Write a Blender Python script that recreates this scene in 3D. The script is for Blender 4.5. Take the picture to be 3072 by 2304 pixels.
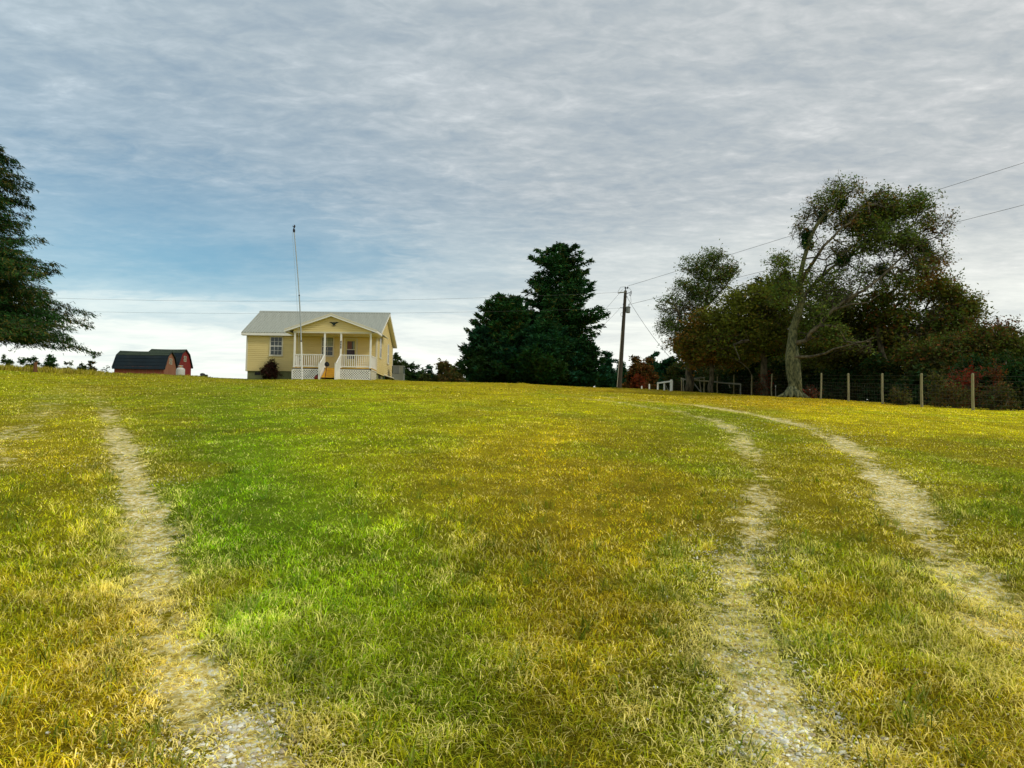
import bpy, math, random
import numpy as np
from mathutils import Vector, Matrix

for _o in list(bpy.data.objects):
    bpy.data.objects.remove(_o)
SC = bpy.context.scene
COL = SC.collection
rng = np.random.default_rng(7)
random.seed(7)

# ------------------------------------------------------------------ camera
FPX = 2300.0                      # focal length in pixels of a 3072 px wide frame
PITCH = math.atan(138 / FPX)
ROLL = math.radians(0.8)
EYE = np.array([0.0, 0.0, 1.5])
_f = np.array([0, math.cos(PITCH), math.sin(PITCH)])
_u0 = np.array([0, -math.sin(PITCH), math.cos(PITCH)])
_r0 = np.array([1.0, 0, 0])
_r = _r0 * math.cos(ROLL) + _u0 * math.sin(ROLL)
_u = _u0 * math.cos(ROLL) - _r0 * math.sin(ROLL)
cam_d = bpy.data.cameras.new('camera')
cam = bpy.data.objects.new('camera', cam_d)
COL.objects.link(cam)
cam.matrix_world = Matrix(((_r[0], _u[0], -_f[0], EYE[0]), (_r[1], _u[1], -_f[1], EYE[1]),
                           (_r[2], _u[2], -_f[2], EYE[2]), (0, 0, 0, 1)))
cam_d.sensor_width = 36
cam_d.lens = FPX / 3072 * 36
cam_d.clip_start = 0.05
cam_d.clip_end = 6000
SC.camera = cam

# ------------------------------------------------------------------ light and sky
SC.view_settings.view_transform = 'Standard'
SC.view_settings.look = 'None'
SC.view_settings.gamma = 1
SC.view_settings.use_curve_mapping = False
SC.view_settings.exposure = 0.35
SUN_EL, SUN_AZ = math.radians(42), math.radians(118)
sun_d = bpy.data.lights.new('sun', 'SUN')
sun_d.energy = 1.5
sun_d.angle = math.radians(11)
sun_d.color = (1.0, 0.95, 0.86)
sun = bpy.data.objects.new('sun', sun_d)
COL.objects.link(sun)
_sd = Vector((math.sin(SUN_AZ) * math.cos(SUN_EL), math.cos(SUN_AZ) * math.cos(SUN_EL), math.sin(SUN_EL)))
sun.rotation_euler = _sd.to_track_quat('Z', 'Y').to_euler()

world = bpy.data.worlds.new('World')
SC.world = world
world.use_nodes = True


class NT:
    def __init__(s, tree):
        s.t = tree
        for n in list(tree.nodes):
            tree.nodes.remove(n)

    def n(s, kind, ins=None, **kw):
        nd = s.t.nodes.new(kind)
        for k, v in kw.items():
            setattr(nd, k, v)
        if ins:
            for k, v in ins.items():
                s.set(nd, k, v)
        return nd

    def set(s, nd, k, v):
        sock = nd.inputs[k]
        if isinstance(v, bpy.types.NodeSocket):
            s.t.links.new(v, sock)
        else:
            sock.default_value = v

    def math(s, op, a, b=0.0, clamp=False):
        nd = s.n('ShaderNodeMath', {0: a, 1: b}, operation=op)
        nd.use_clamp = clamp
        return nd.outputs[0]

    def vmath(s, op, a, b=(0, 0, 0)):
        return s.n('ShaderNodeVectorMath', {0: a, 1: b}, operation=op).outputs[0]

    def mix(s, f, a, b, mode='MIX'):
        nd = s.n('ShaderNodeMix', data_type='RGBA', blend_type=mode)
        s.set(nd, 0, f)
        s.set(nd, 6, a)
        s.set(nd, 7, b)
        return nd.outputs[2]

    def ramp(s, f, pts, interp='LINEAR'):
        nd = s.n('ShaderNodeValToRGB', {0: f})
        cr = nd.color_ramp
        cr.interpolation = interp
        while len(cr.elements) < len(pts):
            cr.elements.new(0.5)
        for e, (p, c) in zip(cr.elements, pts):
            e.position = p
            e.color = (c, c, c, 1) if isinstance(c, (int, float)) else (*c, 1)
        return nd.outputs[0]

    def noise(s, vec, scale, detail=4, rough=0.5, dist=0.0):
        return s.n('ShaderNodeTexNoise', {'Vector': vec, 'Scale': scale, 'Detail': detail,
                                          'Roughness': rough, 'Distortion': dist}).outputs[0]


def s2l(c):
    return tuple(((v / 255) / 12.92 if v <= 10 else (((v / 255) + 0.055) / 1.055) ** 2.4) for v in c)


w = NT(world.node_tree)
tc = w.n('ShaderNodeTexCoord').outputs['Generated']
sep = w.n('ShaderNodeSeparateXYZ', {0: tc})
dx, dy, dz = sep.outputs
el = w.math('MAXIMUM', dz, 0.0)
den = w.math('ADD', el, 0.09)
px_ = w.math('DIVIDE', dx, den)
py_ = w.math('DIVIDE', dy, den)
cp = w.n('ShaderNodeCombineXYZ', {0: px_, 1: py_, 2: 0.0}).outputs[0]       # place on the cloud deck
rot = w.n('ShaderNodeMapping', {'Vector': cp, 'Rotation': (0, 0, math.radians(24)), 'Scale': (0.62, 1.0, 1)}).outputs[0]
big = w.noise(rot, 0.55, 3, 0.5, 0.3)
mid = w.noise(rot, 2.1, 6, 0.62, 0.35)
rip = w.noise(rot, 10.0, 4, 0.62, 0.6)
fine = w.noise(w.n('ShaderNodeMapping', {'Vector': cp, 'Rotation': (0, 0, math.radians(-12)), 'Scale': (0.8, 1.2, 1)}).outputs[0], 21.0, 4, 0.6, 0.4)
sky = w.n('ShaderNodeTexSky', sky_type='NISHITA')
sky.sun_disc = False
sky.sun_elevation = SUN_EL
sky.sun_rotation = SUN_AZ
clear = w.mix(1.0, sky.outputs[0], (0.050, 0.084, 0.086, 1), 'MULTIPLY')
# cloud tones: thin (bright) to thick (grey)
tex = w.math('ADD', w.math('MULTIPLY', mid, 0.34), w.math('ADD', w.math('MULTIPLY', big, 0.22), w.math('ADD', w.math('MULTIPLY', rip, 0.28), w.math('MULTIPLY', fine, 0.20))))
tone = w.ramp(tex, [(0.37, s2l((146, 157, 165))), (0.45, s2l((157, 166, 172))), (0.51, s2l((168, 175, 178))),
                    (0.57, s2l((181, 186, 188))), (0.65, s2l((204, 207, 207)))])
low = w.ramp(el, [(0.0, 0.62), (0.035, 0.72), (0.085, 1.0), (0.13, 0.82), (0.20, 0.38), (0.30, 0.05), (1.0, 0.0)], 'EASE')
lown = w.math('MULTIPLY', low, w.ramp(mid, [(0.3, 0.62), (0.62, 1.08)]), clamp=True)
cloud = w.mix(lown, tone, (*s2l((236, 239, 230)), 1))
# right side (east) slightly lilac and darker, left (west) bluer
side = w.ramp(w.math('ADD', w.math('MULTIPLY', dx, 0.6), 0.5), [(0.15, (0.86, 0.98, 1.08)), (0.5, (0.98, 0.99, 1.01)), (0.85, (1.02, 1.0, 1.0))])
cloud = w.mix(w.math('SUBTRACT', 1.0, lown), cloud, w.mix(1.0, cloud, side, 'MULTIPLY'))
# gaps in the deck: one broad thin area to the left
gx = w.math('ADD', px_, 1.35)
gy = w.math('SUBTRACT', py_, 3.05)
gd = w.math('SQRT', w.math('ADD', w.math('POWER', w.math('DIVIDE', gx, 1.25), 2.0), w.math('POWER', w.math('DIVIDE', gy, 1.15), 2.0)))
gap = w.ramp(w.math('MULTIPLY', 0.4, w.math('ADD', gd, w.math('ADD', w.math('MULTIPLY', w.math('SUBTRACT', mid, 0.5), 0.7), w.math('MULTIPLY', w.math('SUBTRACT', rip, 0.5), 0.5)))), [(0.0, 0.74), (0.20, 0.58), (0.38, 0.28), (0.58, 0.07), (0.85, 0.0)], 'EASE')
thin = w.ramp(big, [(0.28, 0.10), (0.50, 0.0)])
gapf = w.math('ADD', gap, thin, clamp=True)
skyc = w.mix(gapf, cloud, clear)
bg = w.n('ShaderNodeBackground', {'Color': skyc, 'Strength': 1.0})
w.t.links.new(bg.outputs[0], w.n('ShaderNodeOutputWorld').inputs[0])


# ------------------------------------------------------------------ helpers
def ray(px, py):
    a = (px - 1536) / FPX
    b = (1152 - py) / FPX
    return _f + a * _r + b * _u


def W(px, py, Y):
    """world point on the view ray through photo pixel (px, py) at world depth Y"""
    d = ray(px, py)
    return EYE + d * (Y / d[1])


def vnoise(x, y, seed=0):
    x = np.asarray(x, float); y = np.asarray(y, float)
    xi = np.floor(x).astype(np.int64); yi = np.floor(y).astype(np.int64)
    xf = x - xi; yf = y - yi
    xf = xf * xf * (3 - 2 * xf); yf = yf * yf * (3 - 2 * yf)

    def h(a, b):
        v = (a * 374761393 + b * 668265263 + seed * 1442695041) & 0xFFFFFFFF
        v = ((v ^ (v >> 13)) * 1274126177) & 0xFFFFFFFF
        return ((v ^ (v >> 16)) & 0xFFFF) / 65535.0
    return (h(xi, yi) * (1 - xf) + h(xi + 1, yi) * xf) * (1 - yf) + (h(xi, yi + 1) * (1 - xf) + h(xi + 1, yi + 1) * xf) * yf


def fbm(x, y, seed=0, o=4):
    v = 0; a = 0.5; t = 0
    for i in range(o):
        v = v + a * vnoise(x * 2 ** i, y * 2 ** i, seed + i * 17); t += a; a *= 0.5
    return v / t


# terrain: thin plate spline through surveyed points
_cp = [(0, 0, 0), (-6, 1, 0.1), (6, 1, -0.1), (0, 5, .5), (-5, 5, .56), (5, 5, .46), (0, 10, 1.05), (-10, 10, 1.18), (10, 10, .93),
       (0, 20, 2.05), (-15, 20, 2.3), (15, 20, 1.72), (26, 20, 1.3), (0, 35, 3.4), (-25, 35, 3.95), (12, 35, 3.0), (30, 34, 2.45),
       (19.2, 36, 2.83), (17.5, 48, 3.80), (20.4, 34, 2.65), (20.4, 30, 2.4), (0, 50, 4.62), (18.8, 43, 3.37),
       (-60, 90, 5.0), (-32, 82, 5.6), (-14, 76, 4.6), (0, 105, 4.5), (30, 90, 3), (60, 60, 1.5), (60, 30, .5), (-60, 50, 5.6), (-70, 10, 3),
       (-40, -20, 0), (40, -20, -3), (0, -40, -4), (-100, 160, 3), (0, 170, 3), (100, 160, 1), (8, 82, 4.2), (20, 80, 3.2), (120, 40, 0), (-130, 60, 4), (-120, -60, 0), (120, -60, -3), (30, 60, 2.8)]
for a in [(742, 1138, 57), (1130, 1138, 57), (905, 1138, 54), (1250, 1144, 60), (1500, 1153, 70), (1860, 1165, 68), (2000, 1171, 62),
          (2180, 1182, 56), (0, 1112, 55), (300, 1121, 60), (450, 1126, 62), (600, 1131, 62), (1000, 1142, 49), (1680, 1160, 69), (1780, 1163, 66), (1680, 1180, 50), (1860, 1183, 52), (600, 1150, 48), (1500, 1174, 50)]:
    _cp.append(tuple(W(*a)[[0, 1, 2]]))
_cp = np.array(_cp, float)


def _tps(r2):
    return 0.5 * r2 * np.log(r2 + 1e-9)


_n = len(_cp)
_A = np.zeros((_n + 3, _n + 3))
_d2 = ((_cp[:, None, :2] - _cp[None, :, :2]) ** 2).sum(-1)
_A[:_n, :_n] = _tps(_d2) + np.eye(_n) * 0.4
_A[:_n, _n] = 1; _A[:_n, _n + 1:] = _cp[:, :2]
_A[_n:, :_n] = _A[:_n, _n:].T
_sol = np.linalg.solve(_A, np.concatenate([_cp[:, 2], np.zeros(3)]))


def gz(x, y):
    x = np.asarray(x, float); y = np.asarray(y, float)
    sh = x.shape
    xx = x.ravel(); yy = y.ravel()
    xc = np.clip(xx, -130, 130); yc = np.clip(yy, -60, 175)
    z = np.full(xx.shape, _sol[_n])
    z = z + _sol[_n + 1] * xc + _sol[_n + 2] * yc
    for i in range(_n):
        z = z + _sol[i] * _tps((xc - _cp[i, 0]) ** 2 + (yc - _cp[i, 1]) ** 2)
    return z.reshape(sh)


def gz1(x, y):
    return float(gz(np.array([x]), np.array([y]))[0])


def G(px, py):
    """ground point seen at photo pixel"""
    d = ray(px, py)
    ts = np.concatenate([np.arange(1.5, 20, .05), np.arange(20, 110, .2)])
    P = EYE[None] + d[None] * ts[:, None]
    below = P[:, 2] < gz(P[:, 0], P[:, 1])
    k = int(np.argmax(below)) if below.any() else len(ts) - 1
    return P[k]


def tag(o, label=None, cat=None, group=None, kind=None):
    if label: o['label'] = label
    if cat: o['category'] = cat
    if group: o['group'] = group
    if kind: o['kind'] = kind
    return o


def empty(name, loc=(0, 0, 0), **kw):
    o = bpy.data.objects.new(name, None)
    o.empty_display_size = 0.2
    COL.objects.link(o)
    o.location = [float(v) for v in loc]
    tag(o, **kw)
    return o


def mk(name, V, Fs, mat, parent=None, col=None, smooth=False, link=True):
    """fast mesh from numpy: V (n,3); Fs list of int arrays (m,k); col optional (n,3) vertex colours"""
    V = np.asarray(V, np.float32)
    Fs = [np.asarray(f, np.int32) for f in Fs if len(f)]
    me = bpy.data.meshes.new(name)
    me.vertices.add(len(V))
    me.vertices.foreach_set('co', V.ravel())
    nl = sum(f.size for f in Fs); nf = sum(len(f) for f in Fs)
    me.loops.add(nl)
    me.loops.foreach_set('vertex_index', np.concatenate([f.ravel() for f in Fs]))
    me.polygons.add(nf)
    tot = np.concatenate([np.full(len(f), f.shape[1]) for f in Fs])
    st = np.concatenate([[0], np.cumsum(tot)[:-1]])
    me.polygons.foreach_set('loop_start', st.astype(np.int32))
    me.polygons.foreach_set('use_smooth', np.full(nf, smooth))
    if col is not None:
        at = me.color_attributes.new('Col', 'FLOAT_COLOR', 'POINT')
        c = np.ones((len(V), 4), np.float32); c[:, :3] = col
        at.data.foreach_set('color', c.ravel())
    me.update(calc_edges=True)
    if mat: me.materials.append(mat)
    o = bpy.data.objects.new(name, me)
    if link: COL.objects.link(o)
    if parent is not None: o.parent = parent
    return o


class MB:
    """collects simple solids into one mesh"""
    def __init__(s):
        s.v = []; s.f3 = []; s.f4 = []; s.n = 0; s.ng = []

    def add(s, V, f4=(), f3=()):
        V = np.asarray(V, float)
        s.v.append(V)
        for q in f4: s.f4.append([i + s.n for i in q])
        for q in f3: s.f3.append([i + s.n for i in q])
        s.n += len(V)
        return s

    def box(s, x0, x1, y0, y1, z0, z1):
        V = [(x, y, z) for z in (z0, z1) for y in (y0, y1) for x in (x0, x1)]
        return s.add(V, [(0, 2, 3, 1), (4, 5, 7, 6), (0, 1, 5, 4), (1, 3, 7, 5), (3, 2, 6, 7), (2, 0, 4, 6)])

    def hexa(s, P):
        """8 points: bottom 4 ccw, top 4 ccw"""
        return s.add(P, [(3, 2, 1, 0), (4, 5, 6, 7), (0, 1, 5, 4), (1, 2, 6, 5), (2, 3, 7, 6), (3, 0, 4, 7)])

    def bar(s, a, b, wd, hg, up=(0, 0, 1)):
        a = np.array(a, float); b = np.array(b, float)
        d = b - a; d /= np.linalg.norm(d)
        sd = np.cross(d, up); nn = np.linalg.norm(sd)
        sd = np.cross(d, (0, 1, 0)) if nn < 1e-4 else sd
        sd /= np.linalg.norm(sd)
        u = np.cross(sd, d)
        P = [a + sx * sd * wd / 2 + su * u * hg / 2 for sx, su in ((-1, -1), (1, -1), (1, 1), (-1, 1))]
        P += [b + sx * sd * wd / 2 + su * u * hg / 2 for sx, su in ((-1, -1), (1, -1), (1, 1), (-1, 1))]
        return s.hexa(P)

    def tube(s, pts, rad, n=8, cap=True):
        pts = [np.array(p, float) for p in pts]
        if not hasattr(rad, '__len__'): rad = [rad] * len(pts)
        rings = []
        ref = None
        for i, p in enumerate(pts):
            d = pts[min(i + 1, len(pts) - 1)] - pts[max(i - 1, 0)]
            d = d / (np.linalg.norm(d) + 1e-12)
            if ref is None:
                ref = np.cross(d, (0, 0, 1) if abs(d[2]) < .9 else (1, 0, 0))
            ref = ref - d * np.dot(ref, d); ref /= np.linalg.norm(ref)
            b = np.cross(d, ref)
            an = np.arange(n) * 2 * math.pi / n
            rings.append(p + rad[i] * (np.cos(an)[:, None] * ref + np.sin(an)[:, None] * b))
        V = np.concatenate(rings)
        f4 = [(i * n + j, i * n + (j + 1) % n, (i + 1) * n + (j + 1) % n, (i + 1) * n + j) for i in range(len(pts) - 1) for j in range(n)]
        if cap:
            V = np.concatenate([V, [pts[0], pts[-1]]])
            c0 = len(V) - 2; c1 = len(V) - 1; L = (len(pts) - 1) * n
            f3 = [(c0, (j + 1) % n, j) for j in range(n)] + [(c1, L + j, L + (j + 1) % n) for j in range(n)]
        else:
            f3 = []
        return s.add(V, f4, f3)

    def lathe(s, prof, c=(0, 0, 0), n=16):
        return s.tube([(c[0], c[1], c[2] + z) for r, z in prof], [max(r, 1e-3) for r, z in prof], n)

    def prism(s, poly, y0, y1):
        """polygon in xz extruded along y"""
        n = len(poly)
        V = [(x, y0, z) for x, z in poly] + [(x, y1, z) for x, z in poly]
        cx = sum(p[0] for p in poly) / n; cz = sum(p[1] for p in poly) / n
        V += [(cx, y0, cz), (cx, y1, cz)]
        f4 = [(i, n + i, n + (i + 1) % n, (i + 1) % n) for i in range(n)]
        f3 = [(2 * n, i, (i + 1) % n) for i in range(n)] + [(2 * n + 1, n + (i + 1) % n, n + i) for i in range(n)]
        return s.add(V, f4, f3)

    def build(s, name, mat, parent=None, smooth=False, **kw):
        V = np.concatenate(s.v)
        o = mk(name, V, [np.array(s.f4, int).reshape(-1, 4), np.array(s.f3, int).reshape(-1, 3)], mat, parent, smooth=smooth)
        tag(o, **kw)
        return o


def copy_tree(o, parent=None):
    c = o.copy(); COL.objects.link(c)
    if parent is not None: c.parent = parent
    for ch in list(o.children):
        copy_tree(ch, c)
    return c


# ------------------------------------------------------------------ materials
MATS = {}


def M(name, color=(0.5, 0.5, 0.5), rough=0.7, var=0.15, scale=6.0, bump=0.0, bscale=40.0, metal=0.0, color2=None, spec=0.3,
      stretch=(1, 1, 1), dirt=0.0, sharp=0.28):
    if name in MATS: return MATS[name]
    m = bpy.data.materials.new(name); m.use_nodes = True
    t = NT(m.node_tree)
    co = t.n('ShaderNodeTexCoord').outputs['Object']
    mp = t.n('ShaderNodeMapping', {'Vector': co, 'Scale': stretch}).outputs[0]
    nz = t.noise(mp, scale, 5, 0.6, 0.3)
    c2 = color2 if color2 else tuple(c * 0.6 for c in color)
    c = t.mix(t.ramp(nz, [(0.5 - sharp, 0.0), (0.5 + sharp, 1.0)]), (*c2, 1), (*color, 1)) if color2 else \
        t.mix(1.0, (*color, 1), t.ramp(nz, [(0.25, 1 - var), (0.75, 1 + var * 0.6)]), 'MULTIPLY')
    if dirt:
        n2 = t.noise(mp, scale * 0.35, 6, 0.7, 0.8)
        c = t.mix(t.ramp(n2, [(0.5, 0.0), (0.72, dirt)]), c, (0.10, 0.09, 0.05, 1))
    b = t.n('ShaderNodeBsdfPrincipled', {'Base Color': c, 'Roughness': rough, 'Metallic': metal, 'Specular IOR Level': spec})
    if bump:
        bn = t.n('ShaderNodeBump', {'Height': t.noise(mp, bscale, 6, 0.65), 'Strength': bump, 'Distance': 0.02})
        t.t.links.new(bn.outputs[0], b.inputs['Normal'])
    t.t.links.new(b.outputs[0], t.n('ShaderNodeOutputMaterial').inputs[0])
    MATS[name] = m
    return m


def leafmat(name, trans=0.3, rough=0.6, gain=1.0):
    if name in MATS: return MATS[name]
    m = bpy.data.materials.new(name); m.use_nodes = True
    t = NT(m.node_tree)
    a = t.n('ShaderNodeAttribute', attribute_name='Col').outputs['Color']
    oi = t.n('ShaderNodeObjectInfo').outputs['Random']
    nz = t.noise(t.n('ShaderNodeNewGeometry').outputs['Position'], 1.3, 3, 0.6)
    g = t.math('MULTIPLY', t.ramp(nz, [(0.3, 0.72), (0.7, 1.25)]), gain)
    c = t.mix(1.0, a, g, 'MULTIPLY')
    b = t.n('ShaderNodeBsdfPrincipled', {'Base Color': c, 'Roughness': rough, 'Specular IOR Level': 0.04})
    tr = t.n('ShaderNodeBsdfTranslucent', {'Color': t.mix(1.0, c, (1.1, 1.25, 0.5, 1), 'MULTIPLY')})
    mx = t.n('ShaderNodeMixShader', {0: trans, 1: b.outputs[0], 2: tr.outputs[0]})
    t.t.links.new(mx.outputs[0], t.n('ShaderNodeOutputMaterial').inputs[0])
    MATS[name] = m
    return m


BARK = M('bark', (0.13, 0.11, 0.065), 0.9, color2=(0.03, 0.026, 0.016), scale=5.0, sharp=.10, bump=0.8, bscale=14, stretch=(1, 1, 0.35))
BARK_LIGHT = M('lichen_bark', (0.17, 0.17, 0.075), 0.9, color2=(0.03, 0.040, 0.018), scale=9, sharp=.13, bump=1.0, bscale=9, stretch=(1, 1, 0.5))
LEAF = leafmat('leaf', 0.36, gain=1.35)
NEEDLE = leafmat('cedar_needles', 0.15, gain=1.15)
GRASSM = leafmat('grass_blade', 0.25, 0.55)
WHITE = M('white_vinyl', (0.80, 0.79, 0.72), 0.5, 0.06, 3)
CREAM = M('cream_trim', (0.68, 0.64, 0.50), 0.5, 0.08, 3)
SIDING = M('yellow_siding', (0.80, 0.66, 0.30), 0.55, 0.10, 1.2, stretch=(0.4, 1, 3))
METALROOF = M('pale_metal_roof', (0.36, 0.375, 0.31), 0.45, 0.12, 2.0, stretch=(3, 0.4, 0.4), metal=0.0, dirt=0.15)
BLOCK = M('foundation_block', (0.21, 0.22, 0.10), 0.9, 0.3, 3, bump=0.4, bscale=30)
DARKGAP = M('dark_void', (0.015, 0.014, 0.012), 0.9, 0.1)
TREAD = M('yellow_pine_tread', (0.72, 0.40, 0.035), 0.6, 0.22, 4, stretch=(0.5, 3, 3), bump=0.2)
GLASS = M('window_glass', (0.022, 0.035, 0.035), 0.12, 0.4, 1.5, spec=0.5)
CURTAIN = M('pale_curtain', (0.30, 0.36, 0.30), 0.8, 0.3, 5, stretch=(6, 1, 0.3))
REDCURTAIN = M('red_brown_curtain', (0.20, 0.10, 0.085), 0.8, 0.3, 5, stretch=(6, 1, 0.3))
BLACK = M('black_metal', (0.012, 0.012, 0.014), 0.5, 0.2)
GREYM = M('galvanised_grey', (0.30, 0.32, 0.32), 0.45, 0.15, 3, metal=0.2)
POLEW = M('utility_pole_wood', (0.055, 0.045, 0.028), 0.85, 0.3, 3, stretch=(6, 6, 0.3), bump=0.5)
POSTW = M('weathered_post_wood', (0.27, 0.245, 0.13), 0.9, 0.35, 4, stretch=(5, 5, 0.4), bump=0.6)
GREYW = M('grey_rail_wood', (0.22, 0.22, 0.17), 0.9, 0.3, 4, bump=0.4)
WIRE = M('wire', (0.09, 0.09, 0.085), 0.5, 0.1)


# ------------------------------------------------------------------ ground colours (real colours of turf, straw and gravel patches)
K = 1.3888


def alb(c):
    l = np.array(s2l(c)) * 1.75
    lum = l[0] + l[1]
    q0 = (l[1] / l[0]) / .86
    q = .85 * q0 ** (.72 if q0 > 1 else .50)
    l = np.array([lum / (1 + q), lum * q / (1 + q), l[2] * .4 + .006]) * 1.18
    return np.minimum(l, .85)


_gc = [(60, 870, 135, 145, 15), (20, 1150, 110, 130, 15), (150, 900, 150, 140, 15), (100, 1000, 160, 140, 25), (150, 1250, 140, 135, 15),
       (80, 1350, 150, 130, 20), (200, 1450, 150, 125, 25), (100, 1600, 140, 120, 30), (420, 860, 92, 125, 10), (400, 950, 80, 125, 10),
       (600, 900, 120, 145, 5), (550, 1050, 95, 140, 10), (450, 1100, 85, 125, 15), (800, 880, 135, 150, 5), (800, 1000, 130, 140, 10),
       (1000, 900, 150, 150, 5), (950, 1050, 150, 130, 20), (1200, 870, 150, 150, 5), (1200, 950, 165, 145, 20), (1100, 1080, 148, 124, 28),
       (1250, 1020, 158, 128, 30), (1400, 1000, 150, 125, 20), (1480, 1020, 150, 112, 15), (1500, 960, 120, 130, 10), (700, 1150, 110, 140, 15),
       (600, 1250, 90, 130, 15), (850, 1250, 105, 135, 15), (1000, 1200, 130, 125, 20), (1250, 1200, 140, 115, 25), (1250, 1280, 148, 116, 20),
       (1450, 1150, 135, 120, 15), (700, 1400, 120, 130, 20), (1000, 1400, 110, 125, 20), (1300, 1350, 140, 120, 25), (650, 1550, 120, 115, 20),
       (950, 1600, 95, 115, 20), (1300, 1550, 110, 110, 20), (1550, 1450, 95, 112, 15), (1450, 1600, 92, 100, 20), (1750, 1000, 150, 130, 10),
       (1800, 1200, 135, 125, 20), (1900, 1400, 130, 115, 20), (2050, 1600, 140, 120, 30), (2000, 960, 165, 145, 15), (2100, 900, 178, 160, 10),
       (1800, 870, 170, 130, 15), (1650, 860, 152, 118, 15), (1500, 850, 148, 120, 10), (1950, 900, 180, 155, 15), (2150, 1000, 140, 120, 30),
       (2120, 1050, 105, 135, 15), (2200, 1130, 105, 125, 20), (2050, 1000, 125, 130, 15), (2150, 1250, 130, 115, 25), (350, 835, 130, 120, 10),
       (700, 830, 130, 125, 5), (1000, 840, 150, 135, 5), (1200, 845, 155, 125, 5), (1530, 985, 95, 130, 10), (1900, 1050, 140, 130, 15),
       (300, 1000, 150, 130, 25), (300, 860, 140, 125, 15), (20, 930, 145, 125, 30)]
_gpos = []
for r in _gc:
    p = G(r[0] * K, r[1] * K)
    _gpos.append((p[0] / p[1], math.log(p[1]), *alb(r[2:])))
_gpos = np.array(_gpos)

TRACKS = [  # photo polylines walked on the ground, (view px, view py, strength), half width
    ([(560, 1700, 1), (520, 1659, 1), (470, 1560, .95), (415, 1450, .85), (365, 1370, .8), (345, 1290, .75), (332, 1200, .8), (318, 1130, .8), (300, 1070, .9), (275, 990, .8), (250, 930, .7), (228, 880, .55), (205, 845, .4), (185, 825, .2)], 0.20),
    ([(-60, 1010, .4), (-20, 985, .45), (30, 945, .45), (85, 895, .38), (125, 855, .3), (150, 828, .1)], 0.42),
    ([(1800, 1720, .9), (1750, 1659, .85), (1690, 1570, .95), (1640, 1480, .85), (1612, 1390, .7), (1600, 1300, .75), (1600, 1215, 1.0), (1612, 1160, .7), (1630, 1090, .55), (1645, 1040, .5), (1625, 985, .55), (1590, 930, .65), (1540, 905, .5), (1450, 886, .5), (1330, 868, .6), (1220, 856, .4)], 0.25),
    ([(2400, 1560, .7), (2300, 1450, .7), (2200, 1360, .75), (2120, 1270, .8), (2040, 1190, .85), (1975, 1110, .85), (1915, 1040, .8), (1870, 990, .75), (1810, 950, .7), (1730, 916, .7), (1620, 893, .7), (1500, 874, .6), (1400, 866, .5), (1270, 853, .5)], 0.28),
]
TR = []
for pl, hw in TRACKS:
    pts = np.array([list(G(a * K, b * K)[:2]) + [s_] for a, b, s_ in pl])
    TR.append((pts, hw))


def track(x, y, halo=False):
    """0..1 wear of the wheel ruts"""
    out = np.zeros(x.shape); hal = np.zeros(x.shape)
    nz = fbm(x * 1.7, y * 1.1, 5, 4)
    for pts, hw in TR:
        best = np.full(x.shape, 1e9); st = np.zeros(x.shape)
        for a, b in zip(pts[:-1], pts[1:]):
            d = b[:2] - a[:2]; L2 = d @ d + 1e-9
            t = np.clip(((x - a[0]) * d[0] + (y - a[1]) * d[1]) / L2, 0, 1)
            dd = np.hypot(x - a[0] - t * d[0], y - a[1] - t * d[1])
            m = dd < best
            best = np.where(m, dd, best); st = np.where(m, a[2] + t * (b[2] - a[2]), st)
        wdt = hw * (0.35 + 1.0 * nz)
        f = np.clip(1.25 - best / wdt * 0.75, 0, 1)
        f = f * f * (3 - 2 * f)
        hal = np.maximum(hal, np.clip(1.15 - best / (hw * 2.6), 0, 1) * st * np.clip(nz * 1.8, 0, 1.2))
        out = np.maximum(out, f * st * np.clip(-.02 + 1.9 * nz, 0, 1.0))
    if halo: return np.clip(hal, 0, 1)
    return np.clip(out, 0, 1)


def macro(x, y):
    """average turf albedo and rut wear at world x, y"""
    x = np.asarray(x, float); y = np.asarray(y, float)
    out = np.zeros((len(x), 3)); tr = np.zeros(len(x))
    for i in range(0, len(x), 60000):
        xs = x[i:i + 60000]; ys = y[i:i + 60000]
        yy = np.clip(ys, 1.8, 200)
        u = np.clip(xs / yy, -1.2, 1.2)
        wx = (fbm(xs * .6, ys * .35, 3) - .5) * .10
        wy = (fbm(xs * .6, ys * .35, 9) - .5) * .35
        ly = np.log(yy)
        d2 = ((u + wx)[:, None] - _gpos[None, :, 0]) ** 2 / 0.07 ** 2 + ((ly + wy)[:, None] - _gpos[None, :, 1]) ** 2 / 0.24 ** 2
        k = np.exp(-0.5 * np.minimum(d2, 60)) + 1e-9 / (1 + d2)
        k /= k.sum(1, keepdims=True)
        c = k @ _gpos[:, 2:]
        # patchiness of a mown field
        n1 = fbm(xs * .9, ys * .7, 21, 4)[:, None]; n2 = fbm(xs * 3.1, ys * 2.3, 31, 3)[:, None]
        c = c * (0.72 + 0.56 * n1) * (0.64 + 0.72 * n2)
        br = np.clip((fbm(xs * .55, ys * .45, 41, 4)[:, None] - .58) * 5, 0, .40)
        c = c * (1 - br) + alb((142, 118, 25)) * br
        gr = np.clip((fbm(xs * .8, ys * .5, 51, 4)[:, None] - .60) * 5, 0, .35)
        c = c * (1 - gr) + alb((95, 125, 15)) * gr
        out[i:i + 60000] = c
        tr[i:i + 60000] = track(xs, ys)
    return out, tr


STRAW = np.array([.92, .76, .30])
DIRT = np.array([.80, .64, .30])

# ------------------------------------------------------------------ ground sheet
def axis(c0, fine, lim, grow, far):
    a = [0.0]; s_ = fine
    while a[-1] < far:
        if a[-1] > lim: s_ *= grow
        a.append(a[-1] + s_)
    return np.array(a)


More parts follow.
